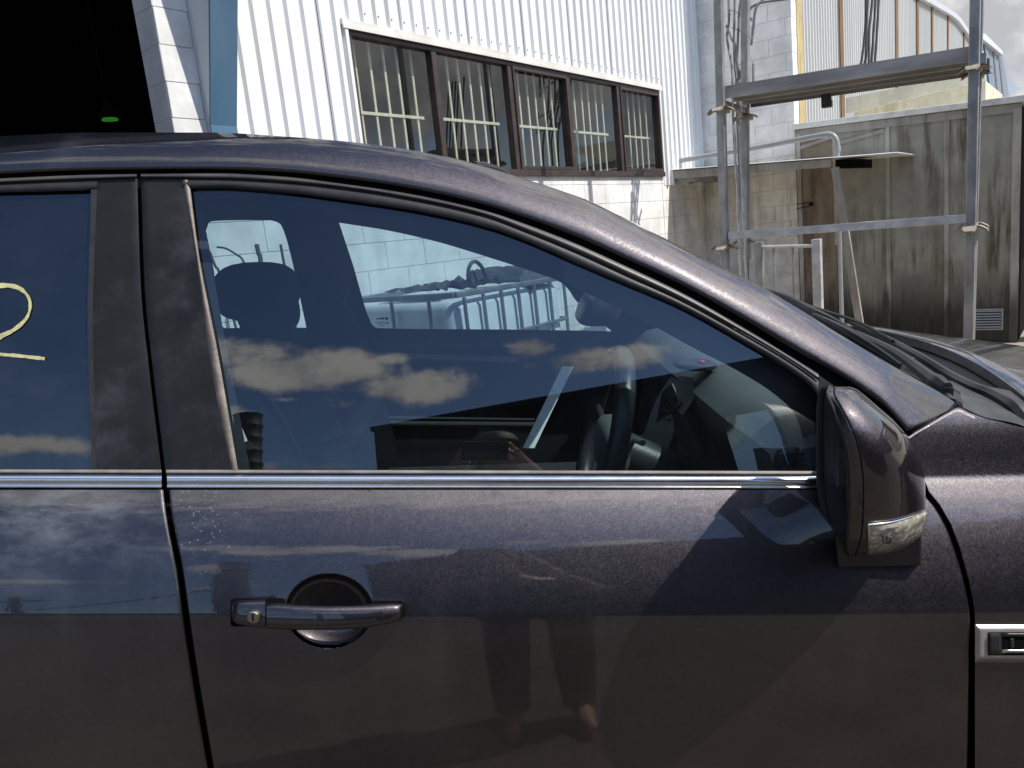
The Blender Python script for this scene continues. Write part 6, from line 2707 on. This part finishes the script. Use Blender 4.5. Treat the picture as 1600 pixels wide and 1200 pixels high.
g0 = gz(GX, -0.35)
pel = sv(hip, 0.135)
wst = sv(hip + np.array([0, 0.01, 0.17]), 0.120, pel)
chs = sv(hip + np.array([0, 0.01, 0.36]), 0.145, wst)
shb = sv(hip + np.array([0, 0.00, 0.47]), 0.105, chs)
nck = sv(hip + np.array([0, 0.03, 0.545]), 0.052, shb)
hd0 = sv(hip + np.array([-0.02, 0.075, 0.62]), 0.062, nck)
hd1 = sv(hip + np.array([-0.03, 0.095, 0.68]), 0.080, hd0)
hd2 = sv(hip + np.array([-0.03, 0.085, 0.745]), 0.074, hd1)
hands = []
for s in (-1, 1):
    th = sv(hip + np.array([s * 0.095, 0, -0.06]), 0.095, pel)
    th2 = sv(hip + np.array([s * 0.105, 0.02, -0.22]), 0.080, th)
    kn = sv(np.array([GX - 0.03 + s * 0.11, -0.38, g0 + 0.43]), 0.057, th2)
    cf = sv(np.array([GX - 0.03 + s * 0.115, -0.40, g0 + 0.28]), 0.055, kn)
    an = sv(np.array([GX - 0.03 + s * 0.12, -0.41, g0 + 0.075]), 0.036, cf)
    ft1_ = sv(np.array([GX - 0.03 + s * 0.125, -0.34, g0 + 0.045]), 0.040, an)
    ft2_ = sv(np.array([GX - 0.03 + s * 0.14, -0.25, g0 + 0.026]), 0.028, ft1_)
    sh = sv(hip + np.array([s * 0.175, 0.0, 0.455]), 0.062, shb)
    # elbows out to the sides, hands at the phone
    el = sv(hip + np.array([s * 0.30, 0.10, 0.27 if s < 0 else 0.30]), 0.043, sh)
    fa = sv(el and np.array(V[el]) * 0.5 + np.array([s * 0.115, -0.065, 1.405]) * 0.5, 0.038, el)
    wr = sv(np.array([s * 0.128, -0.085, 1.385]), 0.027, fa)
    pm = sv(np.array([s * 0.105, -0.052, 1.405]), 0.030, wr)
    for k in range(4):
        b0 = np.array([s * (0.090), -0.048, 1.425 - 0.016 * k + 0.02])
        q1 = sv(b0, 0.0105, pm)
        q2 = sv(b0 + np.array([-s * 0.012, 0.022 - 0.012, 0.026 - 0.018 * k]), 0.009, q1)
        q3 = sv(b0 + np.array([-s * (0.030 + 0.003 * (1.5 - abs(k - 1.5))), 0.020, 0.020 - 0.016 * k]), 0.0078, q2)
    t1_ = sv(np.array([s * 0.086, -0.050, 1.385]), 0.012, pm)
    t2_ = sv(np.array([s * 0.062, -0.046, 1.392]), 0.010, t1_)
me = bpy.data.meshes.new('person')
me.from_pydata([tuple(np.array(v) - np.array([GX, -0.38, g0])) for v in V], E, [])
me.update()
per = bpy.data.objects.new('person', me)
COL.objects.link(per)
per.location = (GX, -0.38, g0)
ORG[per.name] = np.array([GX, -0.38, g0])
sk = per.modifiers.new('skin', 'SKIN')
for i, r_ in enumerate(Rd):
    me.skin_vertices[0].data[i].radius = (r_, r_)
me.skin_vertices[0].data[0].use_root = True
sk.use_smooth_shade = True
ss = per.modifiers.new('subdiv', 'SUBSURF')
ss.levels = ss.render_levels = 1
me.materials.append(M_skin)
tag(per, 'person in dark clothes holding up a phone with both hands, mirrored in the car', 'person')


def cloth(name, chain, mat, grow):
    """sleeve-like tubes following the body a little outside it"""
    m = MB()
    for idx, g_ in chain:
        P = [np.array(V[i]) for i in idx]
        rr = [Rd[i] + grow for i in idx]
        Q = catmull(P, 4)
        ri = np.interp(np.linspace(0, len(rr) - 1, len(Q)), range(len(rr)), rr)
        m.tube(Q, list(ri), 16, caps=False)
    return m.build(name, mat, per, smooth=True, fix=False)


names = {}
# vertex order per side: th,th2,kn,cf,an,ft1,ft2,sh,el,fa,wr,pm,(3x4 fingers),t1,t2
side0 = 8
stride = 12 + 12 + 2
for s_i in (0, 1):
    b = side0 + stride * s_i
    cloth('trouser_leg', [([b, b + 1, b + 2, b + 3, b + 4], 0)], M_trousers, 0.026)
    cloth('sleeve', [([b + 7, b + 8], 0)], M_shirt, 0.016)
m = MB()
rows = []
for z, hx_, hy_ in ((-0.10, .19, .135), (0.0, .185, .14), (0.17, .165, .13), (0.33, .20, .14), (0.44, .215, .12), (0.50, .13, .085), (0.53, .07, .065)):
    c_ = hip + np.array([0, 0.01, z])
    rows.append([c_ + np.array([hx_ * math.cos(t), hy_ * math.sin(t), 0]) for t in np.linspace(0, 2 * math.pi, 25)[:-1]])
m.grid(rows, closed=True)
m.build('shirt', M_shirt, per, smooth=True)
hc = hip + np.array([-0.03, 0.083, 0.715])
m = MB()
rows = []
for j in range(10):
    ph = 0.15 + (math.pi / 2 - 0.15) * j / 9
    ring = []
    for t in np.linspace(0, 2 * math.pi, 25)[:-1]:
        rr = 1.0 + 0.03 * math.sin(5 * t)
        drop = -0.05 if math.sin(t) < 0.1 else 0.02
        ring.append(hc + np.array([0.088 * math.cos(t) * math.cos(ph) * rr, 0.098 * math.sin(t) * math.cos(ph) * rr - 0.006, 0.085 * math.sin(ph) + drop * math.cos(ph) + .01]))
    rows.append(ring)
m.grid(rows, closed=True)
m.f.append(tuple(range(9 * 24, 10 * 24)))
m.build('hair', M_hair, per, smooth=True)
for s in (-1, 1):
    m = MB()
    blob(m, hc + np.array([s * 0.083, 0.0, -0.035]), 0.010, 0.018, 0.030, 0.9, 12, 8)
    m.build('ear', M_skin, per, smooth=True)
    m = MB()
    blob(m, hc + np.array([s * 0.030, 0.076, -0.022]), 0.013, 0.010, 0.009, 0.9, 12, 8)
    m.build('eye', M_print, per, smooth=True)
m = MB()
m.tube([hc + np.array([0, 0.082, -0.02]), hc + np.array([0, 0.100, -0.052]), hc + np.array([0, 0.084, -0.064])], [0.008, 0.015, 0.010], 8)
m.build('nose', M_skin, per, smooth=True)
m = MB()
m.tube([hc + np.array([-0.024, 0.078, -0.088]), hc + np.array([0, 0.086, -0.087]), hc + np.array([0.024, 0.078, -0.088])], 0.006, 6)
m.build('mouth', plain('lips', (0.22, 0.09, 0.07), 0.5), per, smooth=True)

# phone, lens just behind the picture plane
o_ = CAM - FW * 0.012 - RT * 0.085 - UP * 0.040
m = MB()
m.boxax(o_, RT * 0.155, UP * 0.076, -FW * 0.008)
ph_ = m.build('phone', M_phone, None, loc=o_, bevel=0.003)
tag(ph_, 'black phone held level in both hands of the mirrored person', 'phone')
